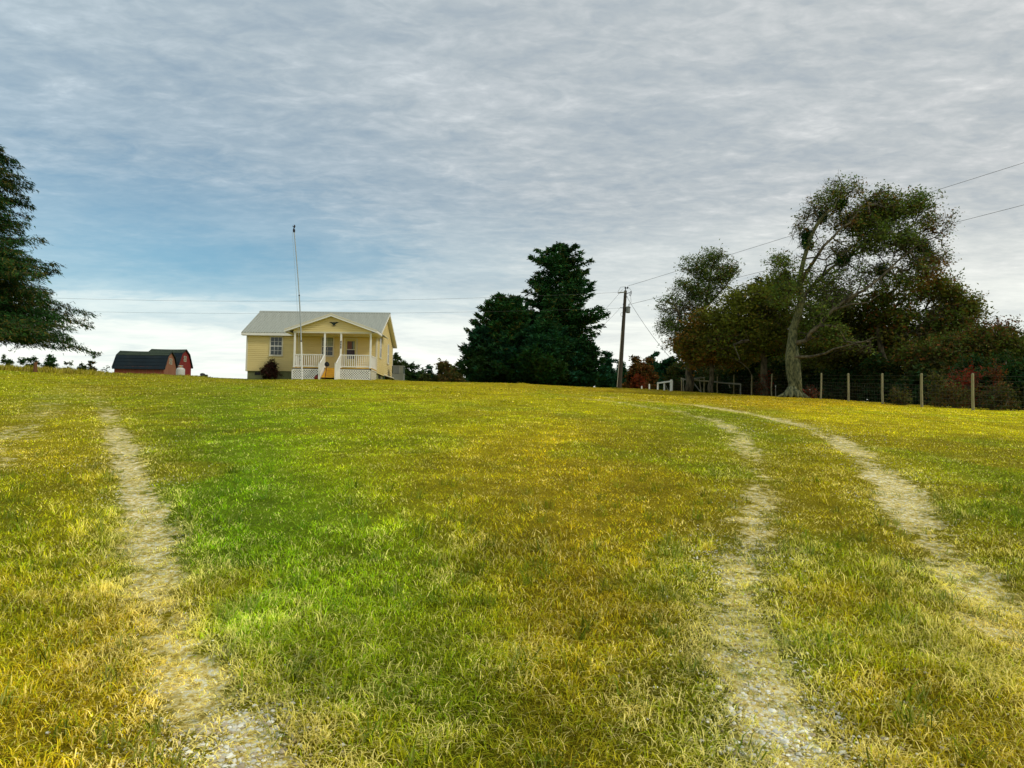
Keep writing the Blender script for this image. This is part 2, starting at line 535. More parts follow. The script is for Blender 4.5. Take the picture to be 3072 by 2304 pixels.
_xp = axis(0, .15, 7, 1.045, 3000)
xs_ = np.concatenate([-_xp[:0:-1], _xp])
_yp = axis(0, .13, 8, 1.028, 3000)
_yn = axis(0, 1.0, 5, 1.25, 3000)
ys_ = np.concatenate([-_yn[:0:-1], _yp])
GX, GY = np.meshgrid(xs_, ys_)
GZ = np.zeros(GX.shape)
GZ = gz(GX, GY)
_rr = np.hypot(GX, GY - 40)
_bl = np.clip((_rr - 130) / 120, 0, 1); _bl = _bl * _bl * (3 - 2 * _bl)
GZ = GZ * (1 - _bl) + 1.0 * _bl
c_, t_ = macro(GX.ravel(), GY.ravel())
t_ = t_[:, None]
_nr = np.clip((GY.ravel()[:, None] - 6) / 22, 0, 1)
gcol = c_ * (0.42 + .22 * _nr)  # dark thatch near; far tone dimmed to stand in for blade self-shading
# ruts sit a little lower, small lumps everywhere near
GZr = GZ.ravel() - t_[:, 0] * 0.035 * (np.abs(GY.ravel()) < 40) + (fbm(GX.ravel() * 2.2, GY.ravel() * 2.2, 77, 3) - .5) * 0.05 * (_rr.ravel() < 70)
nx_, ny_ = len(xs_), len(ys_)
_i = np.arange(nx_ - 1)[None, :] + nx_ * np.arange(ny_ - 1)[:, None]
_i = _i.ravel()
gm = bpy.data.materials.new('turf'); gm.use_nodes = True
t = NT(gm.node_tree)
at = t.n('ShaderNodeAttribute', attribute_name='Col').outputs['Color']
pos = t.n('ShaderNodeNewGeometry').outputs['Position']
n1 = t.noise(pos, 55, 4, 0.75)
n2 = t.noise(t.n('ShaderNodeMapping', {'Vector': pos, 'Scale': (1, .6, 1)}).outputs[0], 7, 5, 0.7)
c = t.mix(1.0, at, t.ramp(n1, [(0.3, 0.40), (0.5, 0.92), (0.72, 1.5)]), 'MULTIPLY')
c = t.mix(1.0, c, t.ramp(n2, [(0.3, 0.75), (0.7, 1.22)]), 'MULTIPLY')
rut = t.n('ShaderNodeAttribute', attribute_name='Rut').outputs['Fac']
n3 = t.noise(pos, 6.5, 5, 0.68)
n4 = t.noise(t.n('ShaderNodeMapping', {'Vector': pos, 'Scale': (1.2, .8, 1)}).outputs[0], 24, 5, 0.75)
rm = t.ramp(t.math('ADD', rut, t.math('MULTIPLY', t.math('SUBTRACT', n3, .5), 2.2)), [(0.34, 0.0), (0.54, .58), (0.92, 1.0)])
rc_ = t.ramp(n4, [(0.32, (.20, .13, .04)), (0.40, (.48, .35, .08)), (0.48, (.80, .63, .20)), (0.545, (.90, .80, .42)), (0.60, (.96, .94, .76))])
c = t.mix(rm, c, rc_)
bmp = t.n('ShaderNodeBump', {'Height': n1, 'Strength': 0.7, 'Distance': 0.03})
b = t.n('ShaderNodeBsdfPrincipled', {'Base Color': c, 'Roughness': 0.95, 'Specular IOR Level': 0.05})
t.t.links.new(bmp.outputs[0], b.inputs['Normal'])
t.t.links.new(b.outputs[0], t.n('ShaderNodeOutputMaterial').inputs[0])
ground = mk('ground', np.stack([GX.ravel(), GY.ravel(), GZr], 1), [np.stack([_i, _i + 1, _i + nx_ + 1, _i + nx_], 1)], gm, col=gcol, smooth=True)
_ra = ground.data.attributes.new('Rut', 'FLOAT', 'POINT'); _ra.data.foreach_set('value', t_[:, 0].astype(np.float32))
tag(ground, kind='structure')


def gzr(x, y, tr):
    return gz(x, y) - tr * 0.035 + (fbm(x * 2.2, y * 2.2, 77, 3) - .5) * 0.05


# ------------------------------------------------------------------ grass blades
def blades(x, y, h, wd, two=True, seed=0, lean=0.9, tint=None, dens_by_track=True, cl=8):
    r = np.random.default_rng(seed)
    n = len(x)
    c, tr = macro(x, y)
    keep = r.random(n) > tr * 0.38 if dens_by_track else np.ones(n, bool)
    cv = np.repeat(r.random(n // cl + 1), cl)[:n][keep]; ck = np.repeat(r.random(n // cl + 1), cl)[:n][keep]
    x = x[keep]; y = y[keep]; c = c[keep]; tr = tr[keep]; n = len(x)
    h = h[keep] if hasattr(h, '__len__') else np.full(n, h)
    wd = wd[keep] if hasattr(wd, '__len__') else np.full(n, wd)
    patch = fbm(x * 1.3, y * 1.3, 13, 3)
    h = h * (0.45 + r.random(n) * 0.9) * (0.6 + patch * .8) * (1 - 0.6 * tr)
    z = gzr(x, y, tr) - 0.006
    az = r.random(n) * 2 * math.pi
    ln = h * lean * (0.35 + r.random(n) * 1.3) * (1 + tr * .8)
    dxy = np.stack([np.cos(az), np.sin(az)], 1)
    sa = az + math.pi / 2 + (r.random(n) - .5) * 1.2
    sd = np.stack([np.cos(sa), np.sin(sa), np.zeros(n)], 1) * (wd * (.6 + .8 * r.random(n)))[:, None] * .5
    P0 = np.stack([x, y, z], 1)
    mid_ = P0 + np.concatenate([dxy * (ln * .38)[:, None], (h * .62)[:, None]], 1)
    tip = P0 + np.concatenate([dxy * ln[:, None], (h * (0.9 - .35 * r.random(n)))[:, None]], 1)
    # colour of each blade: living, yellowing or dry straw
    k = np.where(r.random(n) < .5, r.random(n), ck)
    var = ((0.50 + 1.05 * r.random(n)) * (.68 + .64 * cv))[:, None]
    bc = c * var
    green = c * np.array([.74, .98, .8]); straw = STRAW * .55 + c * .45; brown = c * np.array([.42, .36, .5])
    bc = np.where((k < .22)[:, None], green * var, bc)
    bc = np.where(((k > .22) & (k < .35))[:, None], brown * var, bc)
    ha = np.concatenate([track(x[i:i + 60000], y[i:i + 60000], True) for i in range(0, n, 60000)])
    sp = np.clip((fbm(x * 4.1, y * 3.3, 61, 3) - .52) * 1.4, 0, .28)
    ps = np.clip(.12 + tr * .7 + ha * .6 + sp, 0, .92)
    bc = np.where((r.random(n) < ps)[:, None], straw * (0.8 + .7 * r.random(n))[:, None], bc)
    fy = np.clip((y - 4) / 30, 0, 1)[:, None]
    bc = bc * (1.36 - .38 * fy)  # far blades dimmed in colour, standing in for shade between denser blades
    if tint is not None: bc = bc * (1 - tint[3]) + np.array(tint[:3]) * var * tint[3]
    if two:
        V = np.stack([P0 - sd, P0 + sd, mid_ - sd * .8, mid_ + sd * .8, tip], 1).reshape(-1, 3)
        b0 = np.arange(n) * 5
        F = [np.stack([b0, b0 + 1, b0 + 3, b0 + 2], 1), np.stack([b0 + 2, b0 + 3, b0 + 4], 1)]
        C = np.repeat(bc, 5, 0)
    else:
        V = np.stack([P0 - sd, P0 + sd, tip], 1).reshape(-1, 3)
        b0 = np.arange(n) * 3
        F = [np.stack([b0, b0 + 1, b0 + 2], 1)]
        C = np.repeat(bc, 3, 0)
    return V, F, C


def scatter(n, y0, y1, seed, umax=0.74, clump=0.0, csize=0.03):
    """random ground points of a strip y0..y1 deep, as wide as the field is there"""
    r = np.random.default_rng(seed)
    m = n if not clump else n // int(clump)
    a0, a1 = y0 * .8, y1 * 1.25
    y = np.sqrt(a0 ** 2 + r.random(int(m * 1.25)) * (a1 ** 2 - a0 ** 2))
    pk = (np.clip((y - a0) / (y0 * .4), 0, 1) if y0 > 3 else 1.0) * np.clip((a1 - y) / (y1 * .5), 0, 1)
    y = y[r.random(len(y)) < pk]; m = len(y)
    x = (r.random(m) * 2 - 1) * (umax * y + 0.6)
    if clump:
        x = np.repeat(x, int(clump)); y = np.repeat(y, int(clump))
        x = x + r.normal(0, csize, len(x)); y = y + r.normal(0, csize, len(y))
    return x, y


GR = []
x, y = scatter(230000, 2.1, 5.2, 1, clump=9, csize=.03); GR.append(blades(x, y, .046, .0042, True, 11, 1.15, cl=9))
x, y = scatter(210000, 5.0, 11, 2, clump=8, csize=.05); GR.append(blades(x, y, .038, .0085, False, 12, 1.0))
x, y = scatter(230000, 10.5, 24, 3, clump=7, csize=.10); GR.append(blades(x, y, .036, .017, False, 13, .9, cl=7))
x, y = scatter(230000, 22, 64, 4, clump=6, csize=.2); GR.append(blades(x, y, .042, .038, False, 14, .8, cl=6))
# longer tufts poking out of the sward
x, y = scatter(9000, 2.2, 7, 5, clump=24, csize=.022); GR.append(blades(x, y, .085, .0048, True, 15, .75))
x, y = scatter(9000, 2.2, 8, 6, clump=20, csize=.03); GR.append(blades(x, y, .12, .0055, True, 16, .9, tint=(.05, .14, .012, .7)))
off = 0; VV = []; F3 = []; F4 = []; CC = []
for V, F, C in GR:
    for f in F:
        (F4 if f.shape[1] == 4 else F3).append(f + off)
    VV.append(V); CC.append(C); off += len(V)
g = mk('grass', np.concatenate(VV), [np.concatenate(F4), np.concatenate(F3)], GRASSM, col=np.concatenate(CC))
tag(g, 'mown green and yellow grass blades covering the whole field', 'grass', kind='stuff')

# tall dry grass along the left crest
r = np.random.default_rng(5)
n = 17000
y = 54 + r.random(n) * 9; u = -0.74 + r.random(n) * 0.24
x = u * y
m = r.random(n) < np.clip((-0.50 - u) * 9, 0.05, 1)
x, y = x[m], y[m]
hv = .50 * (.25 + 1.1 * fbm(x * .8, y * .8, 71, 3)) * np.clip((-.47 - x / y) * 9, .25, 1)
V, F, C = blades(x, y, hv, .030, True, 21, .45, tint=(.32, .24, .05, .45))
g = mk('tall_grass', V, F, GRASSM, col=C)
tag(g, 'tall dry uncut grass along the hill crest under the left cedar', 'grass', kind='stuff')
# long grass round the barns
n = 9000
x = -37 + r.random(n) * 12; y = 60 + r.random(n) * 7
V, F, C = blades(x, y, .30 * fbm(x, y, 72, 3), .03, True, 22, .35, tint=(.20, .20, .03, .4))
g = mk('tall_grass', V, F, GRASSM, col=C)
tag(g, 'rough unmown grass on the crest in front of the red barns', 'grass', kind='stuff')

# ------------------------------------------------------------------ gravel in the ruts
ph = (1 + 5 ** .5) / 2
_ico = np.array([(-1, ph, 0), (1, ph, 0), (-1, -ph, 0), (1, -ph, 0), (0, -1, ph), (0, 1, ph), (0, -1, -ph), (0, 1, -ph), (ph, 0, -1), (ph, 0, 1), (-ph, 0, -1), (-ph, 0, 1)]) / 1.9
_icf = np.array([(0, 11, 5), (0, 5, 1), (0, 1, 7), (0, 7, 10), (0, 10, 11), (1, 5, 9), (5, 11, 4), (11, 10, 2), (10, 7, 6), (7, 1, 8), (3, 9, 4), (3, 4, 2), (3, 2, 6), (3, 6, 8), (3, 8, 9), (4, 9, 5), (2, 4, 11), (6, 2, 10), (8, 6, 7), (9, 8, 1)])
STONE = leafmat('stone', 0.0, 0.8)


def pebbles(spots, label, seed):
    spots = [(a, b, c * 1.25, d * 1.4, int(n * 1.5), e, f) for a, b, c, d, n, e, f in spots]
    r = np.random.default_rng(seed)
    X = []; Y = []; S = []
    for (vx, vy, rx, ry, n, s0, s1) in spots:
        p = G(vx * K, vy * K)
        X.append(p[0] + r.normal(0, rx, n)); Y.append(p[1] + r.normal(0, ry, n)); S.append((s0 + (s1 - s0) * r.random(n) ** 3.5) * .72)
    X = np.concatenate(X); Y = np.concatenate(Y); S = np.concatenate(S); n = len(X)
    tr = track(X, Y)
    Z = gzr(X, Y, tr) + S * .25
    a = r.random(n) * 6.28
    sc_ = np.stack([S * (.7 + .6 * r.random(n)), S * (.7 + .6 * r.random(n)), S * (.45 + .35 * r.random(n))], 1)
    V = _ico[None] * (1 + (r.random((n, 12, 1)) - .5) * .5) * sc_[:, None, :]
    ca, sa = np.cos(a)[:, None], np.sin(a)[:, None]
    V = np.stack([V[..., 0] * ca - V[..., 1] * sa, V[..., 0] * sa + V[..., 1] * ca, V[..., 2]], -1) + np.stack([X, Y, Z], 1)[:, None]
    F = (_icf[None] + 12 * np.arange(n)[:, None, None]).reshape(-1, 3)
    base = np.where((r.random(n) < .62)[:, None], np.array([.86, .84, .70]), np.array([.55, .46, .30])) * (.6 + .5 * r.random(n))[:, None]
    o = mk('gravel', V.reshape(-1, 3), [F], STONE, col=np.repeat(base, 12, 0))
    tag(o, label, 'gravel', kind='stuff')


pebbles([(515, 1590, .07, .10, 330, .006, .022), (545, 1650, .12, .12, 420, .005, .018), (480, 1600, .14, .25, 500, .004, .012), (440, 1500, .12, .25, 260, .004, .012),
         (400, 1430, .10, .18, 260, .004, .010), (355, 1350, .10, .2, 220, .004, .010), (330, 1180, .12, .3, 180, .005, .010), (400, 1650, .15, .1, 150, .004, .01), (300, 1060, .12, .5, 160, .006, .012), (270, 980, .12, .8, 160, .007, .014)],
        'pale gravel in the wheel rut at lower left', 31)
pebbles([(1715, 1590, .14, .14, 420, .006, .022), (1690, 1530, .16, .2, 420, .005, .016), (1640, 1480, .12, .2, 300, .005, .014), (1740, 1650, .16, .12, 320, .005, .02),
         (1620, 1400, .10, .2, 200, .005, .013), (1650, 1350, .12, .2, 200, .005, .013), (1600, 1210, .25, .3, 420, .006, .014), (1575, 1190, .15, .15, 160, .006, .014),
         (1800, 1560, .4, .4, 120, .005, .016), (1600, 1290, .14, .3, 260, .005, .012), (1625, 1110, .14, .5, 160, .006, .012), (1690, 1360, .2, .3, 120, .005, .012), (1930, 1540, .3, .2, 40, .006, .018)],
        'pale gravel in the left rut of the right hand drive', 32)
pebbles([(1990, 1110, .22, .5, 220, .006, .014), (1880, 1000, .3, .9, 260, .008, .016), (1750, 925, .35, 1.2, 220, .01, .02), (2080, 1210, .2, .4, 120, .005, .012),
         (1590, 925, .3, .7, 120, .008, .02), (2160, 1300, .15, .4, 80, .005, .012)],
        'sparse pale gravel along the right rut of the right hand drive', 33)

# ------------------------------------------------------------------ house
HY = 57.0
_bl = W(742, 1137, HY)
HX0 = W(741, 1060, HY)[0]; HX1 = W(1129.5, 1060, HY)[0]
HW = HX1 - HX0
HZG = float(_bl[2]) - 0.02                      # ground at the left corner
house = empty('house', (HX0, HY, HZG), label='small yellow sided house with pale metal roof and white front porch', cat='house')


def hz(px, py, Y=HY): return float(W(px, py, Y)[2]) - HZG


def hx(px, Y=HY, py=1060): return float(W(px, py, Y)[0]) - HX0


Z_SID = hz(742, 1112)            # bottom of siding
Z_TOP = hz(745, 1007)            # top of front wall
DEP = 7.4
Z_RID = 0
_ey = HY + DEP / 2
Z_RIDGE = float(W(975, 942, _ey)[2]) - HZG
OH = 0.36                        # eave overhang front and back
RK = 0.36                        # rake overhang at the gable ends
PD = 2.25                        # porch depth
PY0 = -PD


def siding(name, pts_fn, z0, z1, parent, mat=SIDING, lap=0.145, **kw):
    """lap siding courses; pts_fn(z)->(a, b) plan points at height z; each course tilts out at its foot"""
    mb = MB()
    z = z0
    while z < z1 - 1e-4:
        zt = min(z + lap, z1)
        (a0, b0, nrm), (a1, b1, _) = pts_fn(z), pts_fn(zt)
        a0, b0, a1, b1 = map(lambda p: np.array(p, float), (a0, b0, a1, b1)); nn = np.array(nrm, float)
        f = .66; zm = z + (zt - z) * f
        am, bm = a0 + (a1 - a0) * f, b0 + (b1 - b0) * f
        rows = [(a0, b0, z, -.01), (a0, b0, z, .045), (am, bm, zm, .040), (am, bm, zm, .002), (a1, b1, zt, .0), (a1, b1, zt, -.01)]
        P = [(*(q + nn * o_), h) for a_, b_, h, o_ in rows for q in (a_, b_)]
        mb.add(P, [(2 * k, 2 * k + 1, 2 * k + 3, 2 * k + 2) for k in range(5)] + [(10, 11, 1, 0)])
        z = zt
    return mb.build(name, mat, parent, **kw)


def wf(z): return ((0.02, 0), (HW - 0.02, 0), (0, -1))
siding('front_wall', wf, Z_SID, Z_TOP, house)
slope = (Z_RIDGE - Z_TOP) / (DEP / 2)


def wr(z):
    if z <= Z_TOP: return ((HW, .02), (HW, DEP - .02), (1, 0))
    k = (z - Z_TOP) / slope
    return ((HW, k + .01), (HW, DEP - k - .01), (1, 0))
siding('side_wall', wr, Z_SID - .03, Z_RIDGE - .12, house)


def wl(z):
    if z <= Z_TOP: return ((0, .02), (0, DEP - .02), (-1, 0))
    k = (z - Z_TOP) / slope
    return ((0, k + .01), (0, DEP - k - .01), (-1, 0))
siding('side_wall', wl, Z_SID - .03, Z_RIDGE - .12, house)
siding('back_wall', lambda z: ((.02, DEP), (HW - .02, DEP), (0, 1)), Z_SID, Z_TOP, house)
cbp = MB()
for (cx, cy) in ((0, 0), (HW, 0), (HW, DEP), (0, DEP)):
    MB().box(cx - .06, cx + .06, cy - .06, cy + .06, Z_SID - .04, Z_TOP).build('corner_board', CREAM, house)
# foundation
fd = MB()
fd.box(.06, HW - .06, .06, .26, -.9, Z_SID + .02); fd.box(.06, .26, .26, DEP - .06, -.9, Z_SID + .02)
fd.box(HW - .26, HW - .06, .26, DEP - .06, -.9, Z_SID - .02); fd.box(.06, HW - .06, DEP - .26, DEP - .06, -.9, Z_SID)
fd.build('foundation', BLOCK, house)
for vx in (0.62, 1.9): MB().box(vx, vx + .4, .03, .10, Z_SID - .3, Z_SID - .09).build('crawlspace_vent', BLACK, house)
MB().box(HW - .10, HW - .03, 1.35, 2.2, Z_SID - .34, Z_SID - .07).build('crawlspace_vent', DARKGAP, house)
MB().box(.2, HW - .2, .2, DEP - .2, Z_SID, Z_SID + .06).build('floor', DARKGAP, house)

# main roof: ribbed metal panels front and back
ye = -OH; ze = Z_TOP + 0.20 - slope * 0 + 0.0
sl_f = (Z_RIDGE + .12 - ze) / (DEP / 2 + OH)
RX0, RX1 = -RK, HW + RK
NP = 17
pw = (RX1 - RX0) / NP
for side in (0, 1):
    src = None
    for i in range(NP):
        if src is None:
            mb = MB()
            L = DEP / 2 + OH
            def rp(x, s_, dzz):
                yy = ye + s_ * L if side == 0 else DEP + OH - s_ * L
                return (x, yy, ze + s_ * L * sl_f + dzz)
            mb.hexa([rp(0.002, 0, 0), rp(pw - .002, 0, 0), rp(pw - .002, 1, 0), rp(.002, 1, 0), rp(0.002, 0, .02), rp(pw - .002, 0, .02), rp(pw - .002, 1, .02), rp(.002, 1, .02)] if side == 0 else
                    [rp(pw - .002, 0, 0), rp(0.002, 0, 0), rp(.002, 1, 0), rp(pw - .002, 1, 0), rp(pw - .002, 0, .02), rp(0.002, 0, .02), rp(.002, 1, .02), rp(pw - .002, 1, .02)])
            for k in range(3):
                xr = pw * (k + .5) / 3
                mb.bar(rp(xr, -.004, .04), rp(xr, 1.0, .04), .04, .05)
            src = mb.build('roof_panel', METALROOF, house)
            src.location.x = RX0
        else:
            c = src.copy(); COL.objects.link(c); c.parent = house; c.location.x = RX0 + i * pw
rc = MB().prism([(-.17, -.06), (0, .045), (.17, -.06), (.17, -.03), (0, .075), (-.17, -.03)], RX0 - .01, RX1 + .01).build('ridge_cap', METALROOF, house)
rc.rotation_euler = (0, 0, math.radians(-90)); rc.location = (0, DEP / 2, Z_RIDGE + .12)
# with prism along y -> rotate so it runs along x
# eave fascia, soffits, rake boards
MB().box(RX0 + .03, RX1 - .03, ye + .01, ye + .04, ze - .2, ze - .004).build('fascia', WHITE, house)
MB().box(RX0 + .03, RX1 - .03, DEP + OH - .04, DEP + OH - .01, ze - .2, ze - .004).build('fascia', WHITE, house)
MB().box(RX0 + .03, RX1 - .03, ye + .042, -.03, ze - .2, ze - .17).build('soffit', CREAM, house)
MB().box(RX0 + .03, RX1 - .03, DEP + .03, DEP + OH - .042, ze - .2, ze - .17).build('soffit', CREAM, house)
for sx in (0, 1):
    xx = (RX0, RX0 + .035) if sx == 0 else (RX1 - .035, RX1)
    xs2 = (RX0 + .04, -.03) if sx == 0 else (HW + .03, RX1 - .04)
    for sd_ in (0, 1):
        def q(s_, d):
            L = DEP / 2 + OH
            yy = ye + s_ * L if sd_ == 0 else DEP + OH - s_ * L
            return yy, ze + s_ * L * sl_f + d
        for nm, (xa, xb), d0, d1, mt in (('rake_board', xx, -.19, -.006, WHITE), ('rake_soffit', xs2, -.17, -.15, CREAM)):
            (ya, za), (yb, zb) = q(0, 0), q(1, 0)
            P = [(xa, ya, za + d0), (xb, ya, za + d0), (xb, yb, zb + d0), (xa, yb, zb + d0), (xa, ya, za + d1), (xb, ya, za + d1), (xb, yb, zb + d1), (xa, yb, zb + d1)]
            MB().hexa(P).build(nm, mt, house)

# porch roof, gable facing the viewer
PF = HY - PD
pxc = hx(993, PF); Zp = float(W(994, 941, PF - .25)[2]) - HZG
pxl = hx(860, PF - .25); pxr = hx(1139, PF - .25)
pw_l = pxc - pxl; pw_r = pxr - pxc
Zel = float(W(860, 988, PF - .25)[2]) - HZG
pw_h = (pw_l + pw_r) / 2 
psl = (Zp - Zel) / pw_h
pxl = pxc - pw_h; pxr = pxc + pw_h
pyf = PY0 - .28
pback = 2.6                       # runs back into the main roof
NPP = 8
plen = pback - pyf
for sd_ in (-1, 1):
    src = None
    for i in range(NPP):
        if src is None:
            mb = MB(); ww = plen / NPP
            def rp2(s_, y, d): return (pxc + sd_ * s_ * pw_h, y, Zp - s_ * pw_h * psl + d)
            A = [rp2(0, 0.002, 0), rp2(1.0, .002, 0), rp2(1.0, ww - .002, 0), rp2(0, ww - .002, 0)]
            B = [(a[0], a[1], a[2] + .02) for a in A]
            if sd_ < 0: A = A[::-1]; B = B[::-1]
            mb.hexa(A + B)
            for k in range(3):
                yr = ww * (k + .5) / 3
                mb.bar(rp2(0.02, yr, .03), rp2(1.0, yr, .03), .035, .022)
            src = mb.build('porch_roof_panel', METALROOF, house)
            src.location = (0, pyf, 0)
        else:
            c = src.copy(); COL.objects.link(c); c.parent = house; c.location = (0, pyf + i * ww, 0)
# rake boards of porch gable, returns
for sd_ in (-1, 1):
    def q2(s_, d): return pxc + sd_ * s_ * pw_h, Zp - s_ * pw_h * psl + d
    for nm, y0_, y1_, d0, d1, mt in (('porch_rake_board', pyf - .035, pyf, -.19, -.004, WHITE), ('porch_rake_trim', pyf - .05, pyf - .037, -.06, .03, CREAM)):
        (xa, za), (xb, zb) = q2(0, 0), q2(1.0, 0)
        P = [(xa, y0_, za + d0), (xb, y0_, zb + d0), (xb, y1_, zb + d0), (xa, y1_, za + d0), (xa, y0_, za + d1), (xb, y0_, zb + d1), (xb, y1_, zb + d1), (xa, y1_, za + d1)]
        MB().hexa(P).build(nm, mt, house)
    (xa, za), (xb, zb) = q2(0.02, -.19), q2(.98, -.19)
    MB().hexa([(xa, pyf + .002, za), (xb, pyf + .002, zb), (xb, PY0 - .03, zb), (xa, PY0 - .03, za), (xa, pyf + .002, za + .02), (xb, pyf + .002, zb + .02), (xb, PY0 - .03, zb + .02), (xa, PY0 - .03, za + .02)]).build('porch_soffit', CREAM, house)
    (xb, zb) = q2(1.0, 0)
    MB().box(min(xb, xb - sd_ * .02), max(xb, xb - sd_ * .02), pyf + .004, -OH - .05 if sd_ < 0 else -OH, zb - .17, zb - .01).build('porch_fascia', WHITE, house)
    MB().box(min(xb - sd_ * .03, xb - sd_ * .42), max(xb - sd_ * .03, xb - sd_ * .42), pyf + .01, -OH - .05, zb - .19, zb - .17).build('porch_soffit', CREAM, house)
gx0 = hx(879, PF); gx1 = hx(1115, PF)
zb_ = float(W(990, 995.5, PF)[2]) - HZG      # bottom of gable siding / top of beam


def wg(z):
    k = (Zp - .15 - z) / psl
    return ((max(gx0, pxc - k), PY0), (min(gx1, pxc + k), PY0), (0, -1))
siding('gable_wall', wg, zb_, Zp - .18, house)
bz0 = zb_ - .10
MB().box(gx0 - .02, gx1 + .02, PY0 - .035, PY0 + .12, bz0, zb_ - .003).build('porch_beam', CREAM, house)
for xx in (gx0, gx1): MB().box(xx - .02, xx + .10, PY0 + .123, -.03, bz0, zb_ - .003).build('porch_beam', CREAM, house)
MB().box(gx0 + .1, gx1 - .02, PY0 + .123, -.03, zb_ - .03, zb_ - .005).build('porch_ceiling', CREAM, house)
# side triangles of the porch attic walls
for xx, s_ in ((gx0, -1), (gx1, 1)):
    MB().box(xx - .012, xx + .012, PY0 + .14, -.03, zb_, Zp - (pxc - gx0) * psl - .16).build('porch_side_panel', SIDING, house)

# deck, posts, rails, lattice
DZ = float(W(920, 1102.5, PF)[2]) - HZG
dk = MB()
nb = 14
for i in range(nb):
    ya = PY0 + i * (PD - .04) / nb
    MB().box(gx0 - .02, gx1 + .02, ya, ya + (PD - .04) / nb - .006, DZ - .035, DZ).build('deck_board', TREAD, house)
MB().box(gx0, gx1, PY0 - .03, PY0 - .002, DZ - .10, DZ - .037).build('rim_joist', DARKGAP, house)
MB().box(gx1 - .03, gx1 - .0, PY0 + .01, -.05, DZ - .14, DZ - .037).build('rim_joist', CREAM, house)
postx = [hx(883, PF), hx(973, PF), hx(1022, PF), hx(1111, PF)]
for x in postx:
    pm = MB().box(x - .06, x + .06, PY0 + .0, PY0 + .12, DZ, bz0).box(x - .075, x + .075, PY0 - .015, PY0 + .135, DZ, DZ + .10)
    pm.box(x - .07, x + .07, PY0 - .01, PY0 + .13, bz0 - .08, bz0).build('porch_post', WHITE, house)
RZ1 = float(W(930, 1062.5, PF)[2]) - HZG
RZ0 = float(W(930, 1099.5, PF)[2]) - HZG


def rail(p0, p1, zt, zb, nbal):
    p0 = np.array(p0, float); p1 = np.array(p1, float)
    a = lambda p, z: (p[0], p[1], z)
    MB().bar(a(p0, zt - .03), a(p1, zt - .03), .07, .06).build('hand_rail', WHITE, house)
    MB().bar(a(p0, zb + .03), a(p1, zb + .03), .05, .07).build('bottom_rail', WHITE, house)
    src = None
    for i in range(nbal):
        p = p0 + (p1 - p0) * (i + .75) / (nbal + .5)
        if src is None:
            src = MB().box(-.021, .021, -.021, .021, zb + .062, zt - .058).build('baluster', WHITE, house)
            src.location = (p[0], p[1], 0)
        else:
            c = src.copy(); COL.objects.link(c); c.parent = house; c.location = (p[0], p[1], 0)


yr = PY0 + .06
rail((postx[0] + .06, yr), (postx[1] - .06, yr), RZ1, RZ0, 14)
rail((postx[2] + .06, yr), (postx[3] - .06, yr), RZ1, RZ0, 14)
rail((postx[3], PY0 + .13), (postx[3], -.03), RZ1, RZ0, 14)
rail((postx[0], PY0 + .13), (postx[0], -.03), RZ1, RZ0, 14)


def lattice(name, x0, x1, z0, z1, y, ax, parent):
    """diagonal slats in two layers; ax 0 runs along x at depth y, ax 1 runs along y at x=y"""
    mb = MB(); p = .172; wv = .056
    W_ = x1 - x0; H_ = z1 - z0

    def P(a, z, d): return (a, y + d, z) if ax == 0 else (y + d, a, z)
    for lay, s_ in ((0, 1), (1, -1)):
        k = -H_
        while k < W_:
            # line a = x0 + k + t (s=1) or mirrored
            t0 = max(0, -k); t1 = min(H_, W_ - k)
            if t1 - t0 > .03:
                a0, a1 = x0 + k + t0, x0 + k + t1
                za, zb2 = (z0 + t0, z0 + t1) if s_ > 0 else (z1 - t0, z1 - t1)
                d = -.010 if lay else .002
                q = wv / 2 * .7071
                V = []
                for dd in (d, d + .010):
                    for (aa, zz, sg) in ((a0, za, 1), (a0, za, -1), (a1, zb2, -1), (a1, zb2, 1)):
                        V.append(P(aa - sg * q * s_, zz + sg * q, dd))
                mb.add(V, [(0, 1, 2, 3), (7, 6, 5, 4), (0, 3, 7, 4), (1, 5, 6, 2)])
            k += p
    o = mb.build(name, WHITE, parent); o['kind'] = 'stuff'
    return o


lx0 = hx(877, PF); lx1 = hx(1113, PF)
stl, str_ = hx(960, PF - 1.35), hx(1008.7, PF - 1.35)
LZ0, LZ1 = -.05, DZ - .11
lattice('lattice_skirt', lx0 + .04, stl, LZ0, LZ1, PY0 - .01, 0, house)
lattice('lattice_skirt', str_, lx1 - .04, LZ0, LZ1, PY0 - .01, 0, house)
for (a, b) in ((lx0, stl + .02), (str_ - .02, lx1)):
    MB().box(a, b, PY0 - .03, PY0 - .012, LZ1 - .05, LZ1 + .005).build('lattice_frame', WHITE, house)
    MB().box(a, b, PY0 - .03, PY0 - .012, LZ0, LZ0 + .04).build('lattice_frame', WHITE, house)
MB().box(lx0, lx0 + .07, PY0 - .03, PY0 + .02, -.5, LZ1).build('lattice_frame', WHITE, house)
MB().box(lx1 - .07, lx1, PY0 - .03, PY0 + .02, -.5, LZ1).build('lattice_frame', WHITE, house)
MB().box(lx0 + .1, lx1 - .1, PY0 + .5, PY0 + .52, -.5, LZ1).build('underdeck_shade_sheet', DARKGAP, house)  # near-black sheet standing in for the shade under the deck
sid2 = siding('porch_side_skirt', lambda z: ((lx1 - .01, PY0 + .03), (lx1 - .01, -.03), (1, 0)), LZ0 - .4, DZ - .15, house, mat=CREAM, lap=.12)

